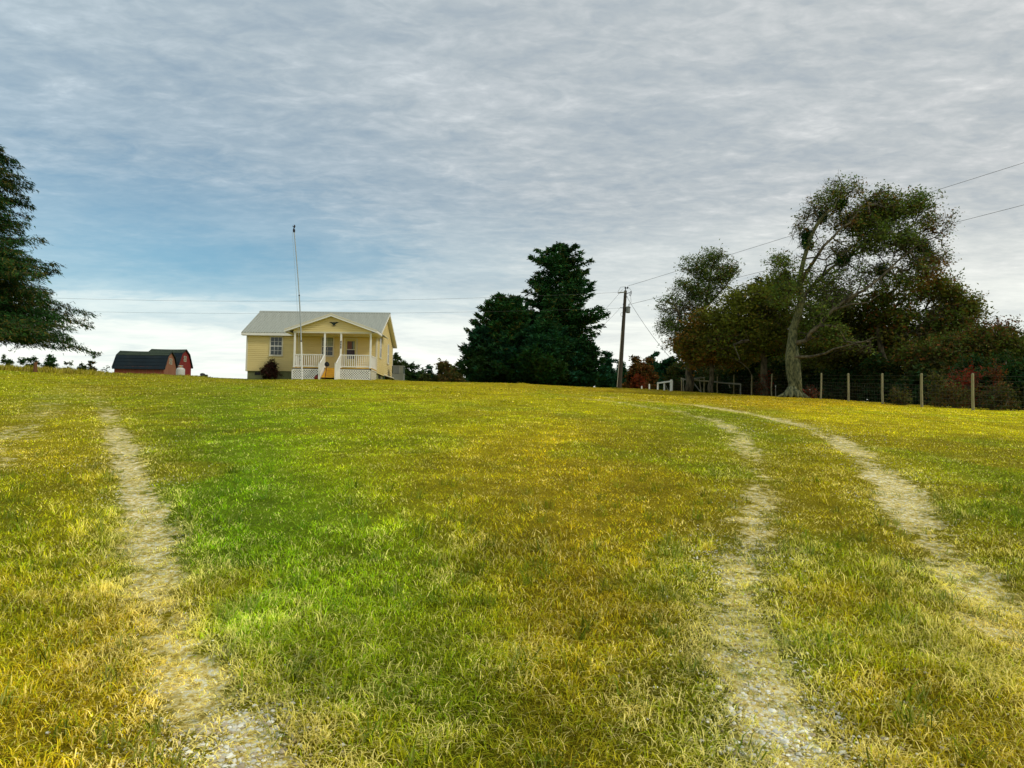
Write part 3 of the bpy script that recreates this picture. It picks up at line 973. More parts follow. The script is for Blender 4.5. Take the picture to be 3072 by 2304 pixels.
# steps
NS = 5; run = .27
rise = (DZ + .02) / NS
for i in range(NS):
    zt = DZ - (i + 0) * rise - rise * .0
    ya = PY0 - .03 - i * run
    if i > 0: MB().box(stl + .10, str_ - .10, ya, ya + run + .01, zt - .04, zt).build('step_tread', TREAD, house)
    MB().box(stl + .10, str_ - .10, ya + .0, ya - .022, zt - rise - (0), zt - .042 if i else zt - .04).build('step_riser', TREAD, house)
ya = PY0 - .03 - NS * run
MB().box(stl + .10, str_ - .10, ya + .02, ya + run, -.02, .02).build('step_tread', TREAD, house)
for x in (stl, str_):
    zt = float(W(965, 1090, PF - 1.4)[2]) - HZG
    MB().box(x - .06, x + .06, PY0 - 1.46, PY0 - 1.34, -.4, zt).box(x - .075, x + .075, PY0 - 1.475, PY0 - 1.325, zt, zt + .04).build('newel_post', WHITE, house)
    MB().bar((x, PY0 - 1.36, zt - .05), (x, PY0 + .02, RZ1 - .02), .07, .07).build('stair_rail', WHITE, house)
    MB().bar((x, PY0 - 1.36, zt - .82), (x, PY0 + .02, RZ0 + .0), .05, .07).build('stair_bottom_rail', WHITE, house)
    for i in range(8):
        k = (i + .7) / 8.5
        yy = PY0 - 1.36 + k * 1.36
        za = zt - .80 + k * (RZ0 - zt + .82); zb2 = zt - .08 + k * (RZ1 - zt + .03)
        MB().box(x - .021, x + .021, yy - .021, yy + .021, za, zb2).build('baluster', WHITE, house)
    MB().hexa([(x - .02, PY0 - 1.34, -.35), (x + .02, PY0 - 1.34, -.35), (x + .02, PY0 - .04, -.35), (x - .02, PY0 - .04, -.35),
               (x - .02, PY0 - 1.34, .12), (x + .02, PY0 - 1.34, .12), (x + .02, PY0 - .04, DZ - .05), (x - .02, PY0 - .04, DZ - .05)]).build('stair_stringer', WHITE, house)


def window(x0, x1, z0, z1, cols, rows, mid_=True, face='front', depth=HW):
    fr = .085
    def bx(mb, a0, a1, b0, b1, z0_, z1_):
        return mb.box(a0, a1, b0, b1, z0_, z1_) if face == 'front' else mb.box(depth - b1, depth - b0, a0, a1, z0_, z1_)
    # front: y from -b.. ; side: x = HW + ...
    s_ = -1
    def B(mb, a0, a1, d0, d1, z0_, z1_):
        d0 += .034; d1 += .034
        if face == 'front': return mb.box(a0, a1, -d1, -d0, z0_, z1_)
        return mb.box(HW + d0, HW + d1, a0, a1, z0_, z1_)
    mb = MB()
    B(mb, x0, x0 + fr, .0, .055, z0, z1); B(mb, x1 - fr, x1, .0, .055, z0, z1)
    B(mb, x0 + fr, x1 - fr, .0, .055, z1 - fr, z1); B(mb, x0 + fr, x1 - fr, .0, .055, z0, z0 + fr)
    B(mb, x0 - .03, x1 + .03, .055, .085, z0 - .03, z0 + .04)
    wn = mb.build('window', CREAM, house)
    zm = (z0 + z1) / 2
    mb = MB(); B(mb, x0 + fr, x1 - fr, .008, .034, z0 + fr, z1 - fr); mb.build('pane', GLASS, wn)
    mb = MB(); B(mb, x0 + fr, x1 - fr, .034, .05, zm - .028, zm + .028); mb.build('meeting_rail', WHITE, wn)
    mb = MB()
    for c in range(1, cols):
        xx = x0 + fr + (x1 - x0 - 2 * fr) * c / cols
        B(mb, xx - .009, xx + .009, .034, .044, z0 + fr, zm - .028); B(mb, xx - .009, xx + .009, .034, .044, zm + .028, z1 - fr)
    for za, zb2 in ((z0 + fr, zm - .028), (zm + .028, z1 - fr)):
        for k in range(1, rows):
            zz = za + (zb2 - za) * k / rows
            for c in range(cols):
                xa = x0 + fr + (x1 - x0 - 2 * fr) * c / cols; xb = x0 + fr + (x1 - x0 - 2 * fr) * (c + 1) / cols
                B(mb, xa + .0095, xb - .0095, .034, .044, zz - .009, zz + .009)
    if mb.v: mb.build('muntins', WHITE, wn)
    return wn


window(hx(809), hx(849), hz(830, 1068), hz(830, 1009), 3, 2)
w2 = window(hx(963.5), hx(1002), hz(983, 1069.5), hz(983, 1010), 2, 2)
MB().box(hx(970), hx(997), -.0705, -.0685, hz(983, 1041), hz(983, 1015)).build('curtain', CURTAIN, w2)
window(1.0, 1.75, hz(1135, 1076, 58.5), hz(1135, 1012, 58.5), 1, 1, face='side')
window(4.6, 5.35, hz(1160, 1092, 62), hz(1160, 1033, 62), 1, 1, face='side')

# front door: half glazed storm door in a wide frame
dx0, dx1 = hx(1032), hx(1072.5)
dt = hz(1050, 1014)
fr = MB().box(dx0, dx0 + .1, -.09, 0, DZ, dt).box(dx1 - .1, dx1, -.09, 0, DZ, dt).box(dx0 + .1, dx1 - .1, -.09, 0, dt - .1, dt)
fr.build('door_frame', CREAM, house)
DOORY = M('cream_yellow_door', (0.62, 0.55, 0.22), 0.5, 0.08, 3)
dr = MB().box(dx0 + .1, dx1 - .1, -.055, 0, DZ + .02, dt - .1)
door = dr.build('door', DOORY, house)
ga, gb = dx0 + .24, dx1 - .22
z_a, z_b, z_c = hz(1050, 1024), hz(1050, 1049), hz(1050, 1077)
MB().box(ga, gb, -.068, -.057, z_b + .02, z_a).build('upper_pane', GLASS, door)
MB().box(ga + .02, ga + (gb - ga) * .62, -.072, -.0695, z_b + .02, z_a - .01).build('curtain', REDCURTAIN, door)
MB().box(gb - .12, gb - .02, -.072, -.0695, z_b + .02, z_a - .01).build('curtain', CURTAIN, door)
MB().box(ga - .02, gb + .02, -.074, -.057, z_b - .02, z_b + .02).build('door_rail', WHITE, door)
MB().box(ga - .02, gb + .02, -.068, -.057, z_c, z_b - .022).build('lower_pane', M('dark_red_pane', (.03, .012, .016), .2, .2), door)
MB().box(dx1 - .19, dx1 - .16, -.11, -.057, DZ + 1.0, DZ + 1.06).build('door_handle', BLACK, door)

# house number on the third post, eagle plaque on the gable
num = None
for i, ch in enumerate('4224'):
    cu = bpy.data.curves.new('house_number', 'FONT'); cu.body = ch; cu.size = .20; cu.extrude = .006; cu.align_x = 'CENTER'; cu.align_y = 'CENTER'
    cu.offset = .006
    o = bpy.data.objects.new('house_number', cu); COL.objects.link(o)
    bpy.context.view_layer.update()
    dg = bpy.context.evaluated_depsgraph_get()
    me = bpy.data.meshes.new_from_object(o.evaluated_get(dg)); bpy.data.objects.remove(o)
    me.materials.clear(); me.materials.append(BLACK)
    o = bpy.data.objects.new('house_number', me); COL.objects.link(o); o.parent = house
    o.rotation_euler = (math.pi / 2, 0, 0)
    o.location = (postx[2], PY0 - .008, float(W(1021, 1025 + i * 6.1, PF)[2]) - HZG)
ex, ez = hx(1000, PF), float(W(1000, 971, PF)[2]) - HZG
eagle = [(-.02, .13), (.02, .13), (.045, .09), (.05, .04), (.10, .09), (.17, .115), (.27, .125), (.36, .085), (.28, .085), (.24, .045), (.19, .03), (.15, -.02), (.10, -.05), (.07, -.12),
         (.04, -.17), (0, -.155), (-.04, -.17), (-.07, -.12), (-.10, -.05), (-.15, -.02), (-.19, .03), (-.24, .045), (-.28, .085), (-.36, .085), (-.27, .125), (-.17, .115), (-.10, .09), (-.05, .04), (-.045, .09)]
pq = empty('eagle_plaque', (HX0 + ex, HY + PY0, HZG + ez), label='dark spread-winged eagle plaque on the porch gable', cat='plaque')
EAG = M('verdigris_black', (.012, .03, .022), .5, .3)
MB().prism([(a * .95, b * .9) for a, b in eagle], -.075, -.048).build('eagle', EAG, pq)
MB().prism([(-.055, .03), (0, .05), (.055, .03), (.05, -.04), (0, -.09), (-.05, -.04)], -.088, -.0755).build('shield', EAG, pq)
arc = [(math.cos(a) * .16, math.sin(a) * .10 - .09) for a in np.linspace(math.pi * 1.1, math.pi * 1.9, 9)]
MB().tube([(a, -.065, b) for a, b in arc], .014, 6).build('branch', M('bronze', (.10, .05, .015), .5, .2), pq)

# ------------------------------------------------------------------ things round the house
# flagpole, leaning left in three telescoping sections
fb = W(906, 1140, 52.0); ft = W(882, 690, 52.0)
fb[2] = gz1(fb[0], fb[1])
fp = empty('flagpole', fb, label='tall thin leaning white flagpole in front of the porch', cat='flagpole')
POLEM = M('pale_pole_metal', (.36, .40, .40), .4, .08, 2)
POLEW2 = M('white_pole_metal', (.75, .74, .68), .4, .08, 2)
v = ft - fb
d0 = v * 0; cuts = [0, .255, .56, 1.0]; rads = [.055, .043, .033]; mats = [POLEW2, POLEM, POLEM]
bow = lambda k: v * k + np.array([-.12 * math.sin(k * math.pi) * -1, 0, 0])
for i in range(3):
    ks = np.linspace(cuts[i] - (.1 if i == 0 else 0) * 0, cuts[i + 1], 5)
    pts = [bow(k) for k in ks]
    if i == 0: pts[0] = pts[0] - np.array([0, 0, .2])
    MB().tube(pts, rads[i], 10).build('pole_section', mats[i], fp, smooth=False)
for k in (.255, .56): MB().tube([bow(k - .004), bow(k + .004)], .06 if k < .3 else .05, 10).build('collar', BLACK, fp)
MB().tube([bow(.985) + np.array([-.01, 0, 0]), bow(1.0), bow(1.012)], [.07, .085, .03], 10).build('cap', BLACK, fp)
MB().tube([bow(k) + np.array([-.13 - .05 * math.sin(k * 3.1), -.02, 0]) for k in np.linspace(.13, .99, 12)], .009, 5).build('halyard', POLEM, fp)
MB().bar(bow(.13) + np.array([-.16, 0, 0]), bow(.13) + np.array([.06, 0, 0]), .03, .03).build('cleat', BLACK, fp)
fin = bow(1.0)
MB().tube([fin, fin + np.array([0, 0, .14])], .02, 6).build('finial_stem', BLACK, fp)
body = MB().tube([fin + np.array(p) for p in ((0, 0, .13), (.01, 0, .2), (.03, 0, .27), (.02, 0, .33), (-.01, 0, .36))], [.03, .06, .055, .035, .02], 8)
body.tube([fin + np.array(p) for p in ((0, 0, .18), (-.07, 0, .24), (-.10, 0, .31))], [.03, .03, .012], 6)
body.tube([fin + np.array(p) for p in ((.01, 0, .2), (.07, 0, .26), (.06, 0, .34))], [.03, .03, .012], 6)
body.build('eagle_finial', BLACK, fp)

# shovel standing blade up before the steps
sb = W(974, 1138, 53.0); sb[2] = gz1(sb[0], sb[1])
sh = empty('shovel', sb, label='black bladed shovel standing upright in the grass before the porch steps', cat='shovel')
st = W(981, 1098, 53.0) - sb
MB().tube([(0, 0, -.1), st * .5, st], .024, 8).build('handle', M('dark_red_wood', (.10, .015, .012), .6, .2), sh)
pr = [(-.05, 0), (-.15, .05), (-.19, .16), (-.15, .27), (-.05, .34), (.03, .33), (.13, .24), (.17, .12), (.13, .03), (.05, 0)]
bl = MB()
V = [(p[0] * 1.0, -.03 + abs(p[0]) * .35, p[1]) for p in pr] + [(p[0], -.018 + abs(p[0]) * .35, p[1]) for p in pr] + [(0, -.045, .15), (0, -.03, .15)]
n = len(pr)
bl.add([(a + st[0], b + st[1], c + st[2] - .04) for a, b, c in V], [(i, (i + 1) % n, n + (i + 1) % n, n + i) for i in range(n)],
       [(2 * n, (i + 1) % n, i) for i in range(n)] + [(2 * n + 1, n + i, n + (i + 1) % n) for i in range(n)])
bl.build('blade', BLACK, sh)

# red planter at the foot of the steps
rp_ = W(951, 1137, 53.6); rp_[2] = gz1(rp_[0], rp_[1])
rd = empty('planter', rp_, label='small dark red pot beside the left newel of the porch steps', cat='planter')
MB().lathe([(.15, 0), (.20, .05), (.19, .16), (.13, .24), (.14, .27), (.10, .27), (.08, .2)], n=14).build('pot', M('dark_red_clay', (.26, .03, .02), .5, .25), rd, smooth=False)
MB().tube([(0, 0, .2), (.02, 0, .30), (-.02, 0, .36)], [.06, .05, .01], 6).build('plant', BLACK, rd)

# packaged heating unit
ac = W(1176, 1143, 63.0)
acx0, acx1 = W(1175, 1143, 62)[0], W(1209, 1143, 62)[0]
acz0 = gz1(acx0 + .4, 62.5); acz1 = W(1190, 1097, 62)[2]
ah = acz1 - acz0; aw = acx1 - acx0
au = empty('heating_unit', (acx0, 62, acz0), label='grey box shaped heating and cooling unit beside the house back corner', cat='heating unit')
GB = M('grey_painted_metal', (.17, .18, .15), .5, .12, 3)
MB().box(0, aw, 0, .9, -.2, ah * .48).build('lower_cabinet', GB, au)
MB().box(.0, aw, 0.03, .88, ah * .48 + .01, ah - .04).build('upper_cabinet', M('dark_grille', (.03, .05, .04), .6, .2), au)
MB().box(-.02, aw + .02, -.02, .92, ah - .04, ah).build('top_cover', GREYM, au)
for i in range(6):
    x = .12 + i * aw * .58 / 6
    MB().box(x, x + .035, -.005, .028, ah * .5, ah - .042).build('slat', GREYM, au)
MB().box(aw * .66, aw - .01, -.01, .025, ah * .485, ah - .042).build('corner_panel', GB, au)
MB().box(aw + .001, aw + .03, .1, .8, ah * .47, ah * .51).build('trim', GREYM, au)

# slanting white hood over the crawlspace door
hp = empty('crawlspace_hood', (HX0 + HW + .03, HY + 3.3, HZG), label='slanting translucent white hood on green posts against the side wall', cat='hood')
gzb = gz1(HX0 + HW + .5, HY + 4.5) - HZG
PANEL = M('white_panel', (.62, .66, .62), .4, .15, 2)
MB().hexa([(0, 0, Z_SID + .02), (.75, .0, gzb + .12), (.75, 1.9, gzb + .02), (0, 1.9, Z_SID - .02), (0, 0, Z_SID + .05), (.77, .0, gzb + .15), (.77, 1.9, gzb + .05), (0, 1.9, Z_SID + .01)]).build('panel', PANEL, hp)
for yy in (.0, 1.85):
    MB().box(.0, .05, yy, yy + .05, gzb - .2, Z_SID).build('post', M('green_post', (.12, .22, .14), .6, .15), hp)
MB().bar((.0, .0, Z_SID + .06), (.78, .0, gzb + .16), .05, .05).build('edge_trim', WHITE, hp)

# ------------------------------------------------------------------ red gambrel barns behind the crest
REDW = M('weathered_red_board', (.20, .028, .016), .9, color2=(.20, .09, .05), scale=1.6, stretch=(3, 3, .35), bump=.3, dirt=.35)
REDG = M('bright_red_board', (.24, .014, .012), .9, color2=(.10, .012, .01), scale=1.6, stretch=(3, 3, .35), bump=.3, dirt=.25)
TANW = M('bare_grey_tan_board', (.27, .13, .075), .9, color2=(.17, .06, .03), scale=1.6, stretch=(3, 3, .3), bump=.3)
NAVY = M('dark_blue_roofing', (.007, .015, .020), .6, .3, 1.2, dirt=.1, spec=.2)
MOSS = M('mossy_roofing', (.040, .060, .030), .85, color2=(.02, .03, .02), scale=1.5, bump=.4)


def barn(label, x0, x1, y0, y1, zg, ze, zb, zr, kb, side_m, gable_m, low_m, up_m, ofs=.22, vents=True, sag=0.0):
    b = empty('barn', (x0, y0, zg), label=label, cat='barn')
    Wd = x1 - x0; D = y1 - y0; ze -= zg; zb -= zg; zr -= zg
    def boards(fn, L, hfn, mat, nm):
        mb = MB(); n = int(L / .19)
        for i in range(n):
            a, b2 = L * i / n + .006, L * (i + 1) / n - .006
            j = (i * 7 % 5) * .003
            h0, h1 = hfn(a), hfn(b2)
            P = [fn(a, -j), fn(b2, -j), fn(b2, .03), fn(a, .03)]
            V = [(p[0], p[1], -.6) for p in P] + [(P[0][0], P[0][1], h0), (P[1][0], P[1][1], h1), (P[2][0], P[2][1], h1), (P[3][0], P[3][1], h0)]
            mb.hexa(V)
        return mb.build(nm, mat, b)
    def prof(s):
        s = min(s, D - s)
        k = kb * D
        return ze + (zb - ze) * s / k if s < k else zb + (zr - zb) * (s - k) / (D / 2 - k)
    boards(lambda a, d: (a, d, 0), Wd, lambda a: ze, side_m, 'side_wall')
    boards(lambda a, d: (a, D - d, 0), Wd, lambda a: ze, side_m, 'side_wall')
    boards(lambda a, d: (Wd - d, a, 0), D, lambda a: prof(a) - .02, gable_m, 'gable_wall')
    boards(lambda a, d: (d, a, 0), D, lambda a: prof(a) - .02, gable_m, 'gable_wall')
    k = kb * D
    for sd_ in (0, 1):
        fy = (lambda y: y) if sd_ == 0 else (lambda y: D - y)
        for nm, ya, za, yb, zb2, mt in (('lower_roof', -.18, ze - .22 * (zb - ze) / k * .9, k, zb, low_m), ('upper_roof', k, zb + .004, D / 2, zr, up_m)):
            mb = MB(); nseg = 8
            for i in range(nseg):
                xa, xb = -ofs + (Wd + 2 * ofs) * i / nseg, -ofs + (Wd + 2 * ofs) * (i + 1) / nseg
                sa = -sag * math.sin(math.pi * i / nseg); sb_ = -sag * math.sin(math.pi * (i + 1) / nseg)
                P = [(xa, fy(ya), za + sa * .3), (xb, fy(ya), za + sb_ * .3), (xb, fy(yb), zb2 + sb_), (xa, fy(yb), zb2 + sa)]
                P = P if sd_ == 0 else P[::-1]
                mb.hexa(P + [(p[0], p[1], p[2] + .05) for p in P])
            # courses of roofing
            nr = 4 if nm == 'lower_roof' else 2
            for r_ in range(nr):
                f = (r_) / nr
                yy = ya + (yb - ya) * f; zz = za + (zb2 - za) * f + .06
                mb.bar((-ofs, fy(yy), zz), (Wd + ofs, fy(yy), zz), .03, .02)
            mb.build(nm, mt, b)
    # dark rake trim along the gable ends
    for xx in (-ofs, Wd + ofs - .04):
        mb = MB()
        pr = [(-.18, ze - .2), (k, zb), (D / 2, zr), (D - k, zb), (D + .18, ze - .2)]
        for p, q in zip(pr[:-1], pr[1:]): mb.bar((xx, p[0], p[1]), (xx, q[0], q[1]), .05, .13)
        mb.build('rake_trim', low_m, b)
    # louvred loft vents on the right gable
    if vents:
        for dz_ in (0, -.42):
            v_ = MB(); zc = zb - .45 + dz_; yc = D * .5
            v_.box(Wd + .012, Wd + .06, yc - .35, yc + .35, zc - .17, zc - .13).box(Wd + .012, Wd + .06, yc - .35, yc + .35, zc + .13, zc + .17)
            v_.box(Wd + .012, Wd + .06, yc - .39, yc - .35, zc - .17, zc + .17).box(Wd + .012, Wd + .06, yc + .35, yc + .39, zc - .17, zc + .17)
            vv = v_.build('loft_vent', M('old_white_paint', (.5, .46, .36), .8, .2), b)
            MB().box(Wd + .005, Wd + .02, yc - .35, yc + .35, zc - .13, zc + .13).build('opening', DARKGAP, vv)
            for i in range(3): MB().box(Wd + .021, Wd + .05, yc - .35, yc + .35, zc - .10 + i * .085, zc - .075 + i * .085).build('louvre', MATS['old_white_paint'], vv)
    return b


def wz(px, py, Y): return float(W(px, py, Y)[2])
def wx(px, py, Y): return float(W(px, py, Y)[0])


B1Y = 98.0; B1D = 3.6
barn('long low red barn with dark blue gambrel roof and bare tan gable end', wx(343, 1099, B1Y), wx(492, 1099, B1Y), B1Y, B1Y + B1D, 3.9,
     wz(400, 1099, B1Y), wz(400, 1065.5, B1Y + .7), wz(440, 1054, B1Y + B1D / 2), .22, REDW, TANW, NAVY, MOSS, sag=.06)
B2Y = 102.6; B2D = 4.3
barn('taller bright red barn with mossy gambrel roof standing behind the long low barn', wx(436, 1099, B2Y), wx(533, 1099, B2Y), B2Y, B2Y + B2D, 3.9,
     wz(560, 1095, B2Y + B2D / 2), wz(540, 1062, B2Y + B2D / 2), wz(552, 1049, B2Y + B2D / 2), .22, REDW, REDG, NAVY, MOSS, sag=.04)

# white upright gas tank on the crest
tp = W(541, 1128, 63.5)
tz = gz1(tp[0], 63.5)
ttop = wz(541, 1101, 63.5)
tk = empty('gas_tank', (tp[0], 63.5, tz - .1), label='white upright gas tank on the crest in front of the barns', cat='gas tank')
th = ttop - tz + .1
TW = M('grey_white_tank', (.50, .51, .46), .4, .1, 2)
MB().lathe([(.28, 0), (.34, .05), (.345, .15), (.345, th - .26), (.33, th - .18), (.27, th - .10), (.15, th - .06)], n=20).build('tank_body', TW, tk, smooth=True)
MB().lathe([(.05, th - .07), (.06, th), (.04, th + .03), (.07, th + .04), (.05, th + .09)], n=10).build('valve', TREAD, tk)
cl = MB()
for a in np.linspace(0, 2 * math.pi, 9)[:-1]:
    if math.sin(a) < .8:
        cl.tube([(.17 * math.cos(a), .17 * math.sin(a), th - .07), (.17 * math.cos(a), .17 * math.sin(a), th + .10)], .014, 5)
cl.tube([(.17 * math.cos(a), .17 * math.sin(a), th + .11) for a in np.linspace(0, 2 * math.pi, 17)], .02, 6)
cl.build('collar', TW, tk)

# black rounded bale peeping over the crest
bp = W(612, 1130, 64.0); zb0 = gz1(bp[0], 64.0)
BALE = M('black_wrapped_bale', (.012, .013, .011), .55, .5, 8, bump=.6, bscale=12)
rb = np.random.default_rng(3)
mb = MB(); pts = []; rr_ = []
for k in np.linspace(0, 1, 9):
    pts.append((-.30 + .60 * k, .06 * math.sin(k * 5), wz(612, 1130, 64) - zb0 + .03 + .02 * math.sin(k * 9)))
    rr_.append(.13 + .13 * math.sin(min(1, k * 1.15 + .18) * math.pi) ** .6 * (1 + .1 * rb.random()))
mb.tube(pts, rr_, 14)
hb = empty('bale', (bp[0], 64.0, zb0), label='small black rounded bale just showing over the crest right of the barns', cat='bale')
mb.build('wrapped_bale', BALE, hb, smooth=True)
MB().box(-.20, -.12, -.27, -.22, pts[0][2] + .04, pts[0][2] + .08).build('tag', GREYM, hb)

# old post in the tall grass at left
sp = W(105, 1114, 54.0); sp[2] = gz1(sp[0], sp[1])
stp = empty('stump', sp, label='short brown broken post standing in the tall grass under the left cedar', cat='stump')
MB().tube([(0, 0, -.1), (.02, 0, .3), (.01, 0, .6), (.03, 0, .72)], [.16, .13, .12, .09], 9).build('wood', M('brown_stump', (.16, .075, .03), .9, .3, 5, stretch=(4, 4, .5), bump=.5), stp)
MB().tube([(.05, 0, .55), (.16, 0, .78)], [.06, .03], 7).build('splinter', MATS['brown_stump'], stp)

# ------------------------------------------------------------------ utility pole and lines
PYD = 67.0
pb = W(1858, 1166, PYD); pb[2] = gz1(pb[0], pb[1])
pt = W(1876.5, 872, PYD)
up = empty('utility_pole', pb, label='dark leaning wooden utility pole carrying a grey transformer', cat='utility pole')
v = pt - pb
pl = lambda k, o=(0, 0, 0): v * k + np.array(o, float)
MB().tube([pl(-.04), pl(.33), pl(.66), pl(1)], [.20, .18, .155, .125], 12).build('pole', POLEW, up)
kT = lambda py: (1166 - py) / (1166 - 872.)
MB().tube([pl(.01, (-.22, -.1, 0)), pl(.25, (-.19, -.12, 0)), pl(.58, (-.16, -.12, 0))], .03, 6).build('conduit', M('pale_conduit', (.5, .46, .36), .7, .1), up)
MB().tube([pl(.99), pl(1.025)], [.04, .04], 8).build('top_pin', BLACK, up)
for dx_ in (-.02, .16): MB().lathe([(.03, 0), (.085, .03), (.04, .06), (.09, .09), (.05, .15)], tuple(pl(1.02, (dx_, 0, 0))), 10).build('insulator', BLACK, up)
MB().bar(pl(kT(877), (0, -.12, 0)), pl(kT(878.5), (-.68, -.12, -.04)), .08, .09).build('bracket_arm', GREYW, up)
MB().bar(pl(kT(882), (0, -.1, 0)), pl(kT(880), (.42, -.1, .06)), .05, .05).build('bracket_arm', BLACK, up)
c0 = pl(kT(880), (.42, -.1, 0))
MB().tube([c0 + np.array(p) for p in ((.10, 0, .14), (.03, 0, .18), (-.01, 0, -.02), (-.06, 0, -.20), (.02, 0, -.24), (.06, 0, -.14), (.12, 0, .14))], .028, 6).build('fuse_cutout', BLACK, up)
MB().tube([pl(1.03, (.16, 0, .1)), pl(1.0, (.46, 0, .1)), c0 + np.array((.1, 0, .16))], .014, 5).build('jumper_wire', WIRE, up)
MB().tube([pl(1.03, (0, 0, .1)), pl(1.03, (-.45, 0, .05)), pl(.985, (-.66, 0, 0))], .014, 5).build('jumper_wire', WIRE, up)
MB().tube([c0 + np.array((.03, 0, -.24)), c0 + np.array((.08, 0, -.8)), pl(kT(912), (.38, -.2, 0))], .014, 5).build('jumper_wire', WIRE, up)
tr0 = pl(kT(940), (.33, -.10, 0)); tH = (940 - 922) / FPX * PYD
trn = empty('transformer', tr0, ); trn.parent = up
TRM = M('transformer_grey', (.20, .22, .20), .5, .12, 3)
bpy.data.objects.remove(trn)
tcan = MB().lathe([(.16, 0), (.19, .03), (.19, tH - .08), (.22, tH - .07), (.22, tH), (.12, tH + .05)], tuple(tr0), 18).build('transformer', TRM, up)
MB().tube([tr0 + np.array((.08, 0, tH)), tr0 + np.array((.08, 0, tH + .28))], [.035, .025], 8).build('bushing', BLACK, tcan)
MB().bar(tr0 + np.array((-.3, 0, tH * .85)), tr0 + np.array((-.1, -.02, tH * .85)), .08, .08).build('bracket', BLACK, tcan)
for py, l in ((925, .38), (914, .18), (890, .16)):
    MB().bar(pl(kT(py), (-.05, -.12, 0)), pl(kT(py), (-l, -.12, 0)), .04, .05).build('side_bracket', BLACK, up)
MB().tube([pl(kT(945), (-.16 + .12 * math.cos(a) * .8 - .05, -.12, .17 * math.sin(a))) for a in np.linspace(0, 6.28, 10)], .016, 5).build('wire_loop', WIRE, up)
MB().bar(pl(kT(891), (.05, -.1, 0)), pl(kT(891), (.2, -.1, -.02)), .05, .07).build('side_bracket', BLACK, up)


def line(a, b, sag, rad, label, cat='power line', n=28):
    a = np.array(a, float); b = np.array(b, float)
    pts = []
    for k in np.linspace(0, 1, n):
        p = a + (b - a) * k; p[2] -= sag * 4 * k * (1 - k); pts.append(p - a)
    o = MB().tube(pts, rad, 5).build('power_line', WIRE, None)
    o.location = a
    tag(o, label, cat)
    return o


T0 = pb + v
far_r = W(3300, 416, 46.0)
line(pb + pl(1.035, (.16, 0, .1)), far_r, .05, .014, 'upper power line running from the pole top over the big oak to the right edge')
line(pb + pl(kT(915), (.33, -.1, 0)), W(3300, 556, 46.0), .05, .014, 'lower power line running from the transformer behind the oak to the right edge')
line(pb + pl(kT(878.5), (-.68, -.12, 0)), W(-500, 862, 74.0), 1.05, .009, 'upper power line running left from the pole high over the house')
line(pb + pl(kT(926), (-.38, -.12, 0)), W(-500, 908, 74.0), .75, .0075, 'lower faint power line running left from the pole just over the house roof')
a = W(1882, 893, PYD); b_ = W(2012, 1075, 56.0)
line(a, b_, .25, .016, 'guy wire slanting down right from the utility pole', 'guy wire')
line(W(1868, 868, PYD), W(1770, 975, 74), .1, .010, 'thin wire slanting down left from the pole top behind the cedar', 'guy wire')
line(W(1862, 922, PYD), W(1790, 992, 74), .1, .010, 'short thin wire slanting down left from the transformer level', 'guy wire')

# ------------------------------------------------------------------ fences
fence = empty('wire_fence', tuple(W(2765, 1215, 36)), label='woven wire fence on weathered posts running away along the dark wood', cat='fence')
F0 = np.array(fence.location)
# (px top, py top, base px, base py, depth, radius)
FP = [(3240, 1121, 3243, 1240, 30.0, .075), (2917.5, 1120, 2919, 1223, 33.5, .075), (2764, 1120, 2765.5, 1216, 36.5, .075), (2646.5, 1120, 2648, 1209, 39.8, .07), (2544.5, 1120, 2545, 1202, 43.0, .07), (2464, 1119, 2461, 1197, 46.0, .06),
      (2316, 1121, 2315, 1186, 54.0, .055), (2255, 1124, 2254, 1184, 57.5, .055), (2202, 1124, 2201, 1181, 61.0, .05), (2153, 1130, 2151, 1176, 64.0, .05)]
tops = []
for (tx, ty, bx_, by_, Y, rad) in FP:
    b0 = W(bx_, by_, Y); b0[2] = gz1(b0[0], b0[1]); t0 = W(tx, ty, Y)
    jit = rng.normal(0, .02, 3)
    pts = [b0 - F0 - np.array([0, 0, .3]), b0 - F0 + (t0 - b0) * .4 + jit, t0 - F0 - np.array([0, 0, .05]), t0 - F0 + np.array([.02, 0, 0])]
    MB().tube(pts, [rad * .92, rad * .84, rad * .80, rad * .55], 9).build('post', POSTW, fence)
    tops.append((b0, t0))
mb = MB()
for (b0, t0), (b1, t1) in zip(tops[:-1], tops[1:]):
    for k in (.06, .18, .30, .42, .54, .66, .80, .93):
        p = b0 + (t0 - b0) * k - F0; q = b1 + (t1 - b1) * k - F0
        m_ = (p + q) / 2 - np.array([0, 0, .015])
        o = mb.tube([p, m_, q], .0038, 4, cap=False)
    for j in range(1, 14):
        s_ = j / 14
        p = b0 + (b1 - b0) * s_ - F0; q = p + (t0 - b0) * .66
        mb.tube([p + (t0 - b0) * .05, q], .0022, 3, cap=False)
mb.build('woven_wire', M('old_fence_wire', (.07, .07, .055), .6, .2), fence, kind='stuff')

# short stakes by the oak
for (tx, ty, bx_, by_, Y, lb) in ((2327, 1157, 2327, 1183, 51, 'short pale capped stake left of the big oak trunk'), (2429, 1168, 2429, 1189, 47.5, 'short pale capped stake right of the big oak trunk')):
    b0 = W(bx_, by_, Y); b0[2] = gz1(b0[0], b0[1]); t0 = W(tx, ty, Y)
    s_ = empty('stake', b0, label=lb, cat='stake')
    h_ = t0[2] - b0[2]
    MB().tube([(0, 0, -.1), (0, 0, h_ - .05)], .025, 7).build('shaft', GREYW, s_)
    MB().tube([(0, 0, h_ - .05), (0, 0, h_)], [.035, .03], 7).build('cap', WHITE, s_)

# corral of rough rails left of the oak
co = empty('corral_fence', W(2133, 1180, 60), label='grey pole rail corral with diagonal brace between the white fence and the oak', cat='fence')
C0 = np.array(co.location)


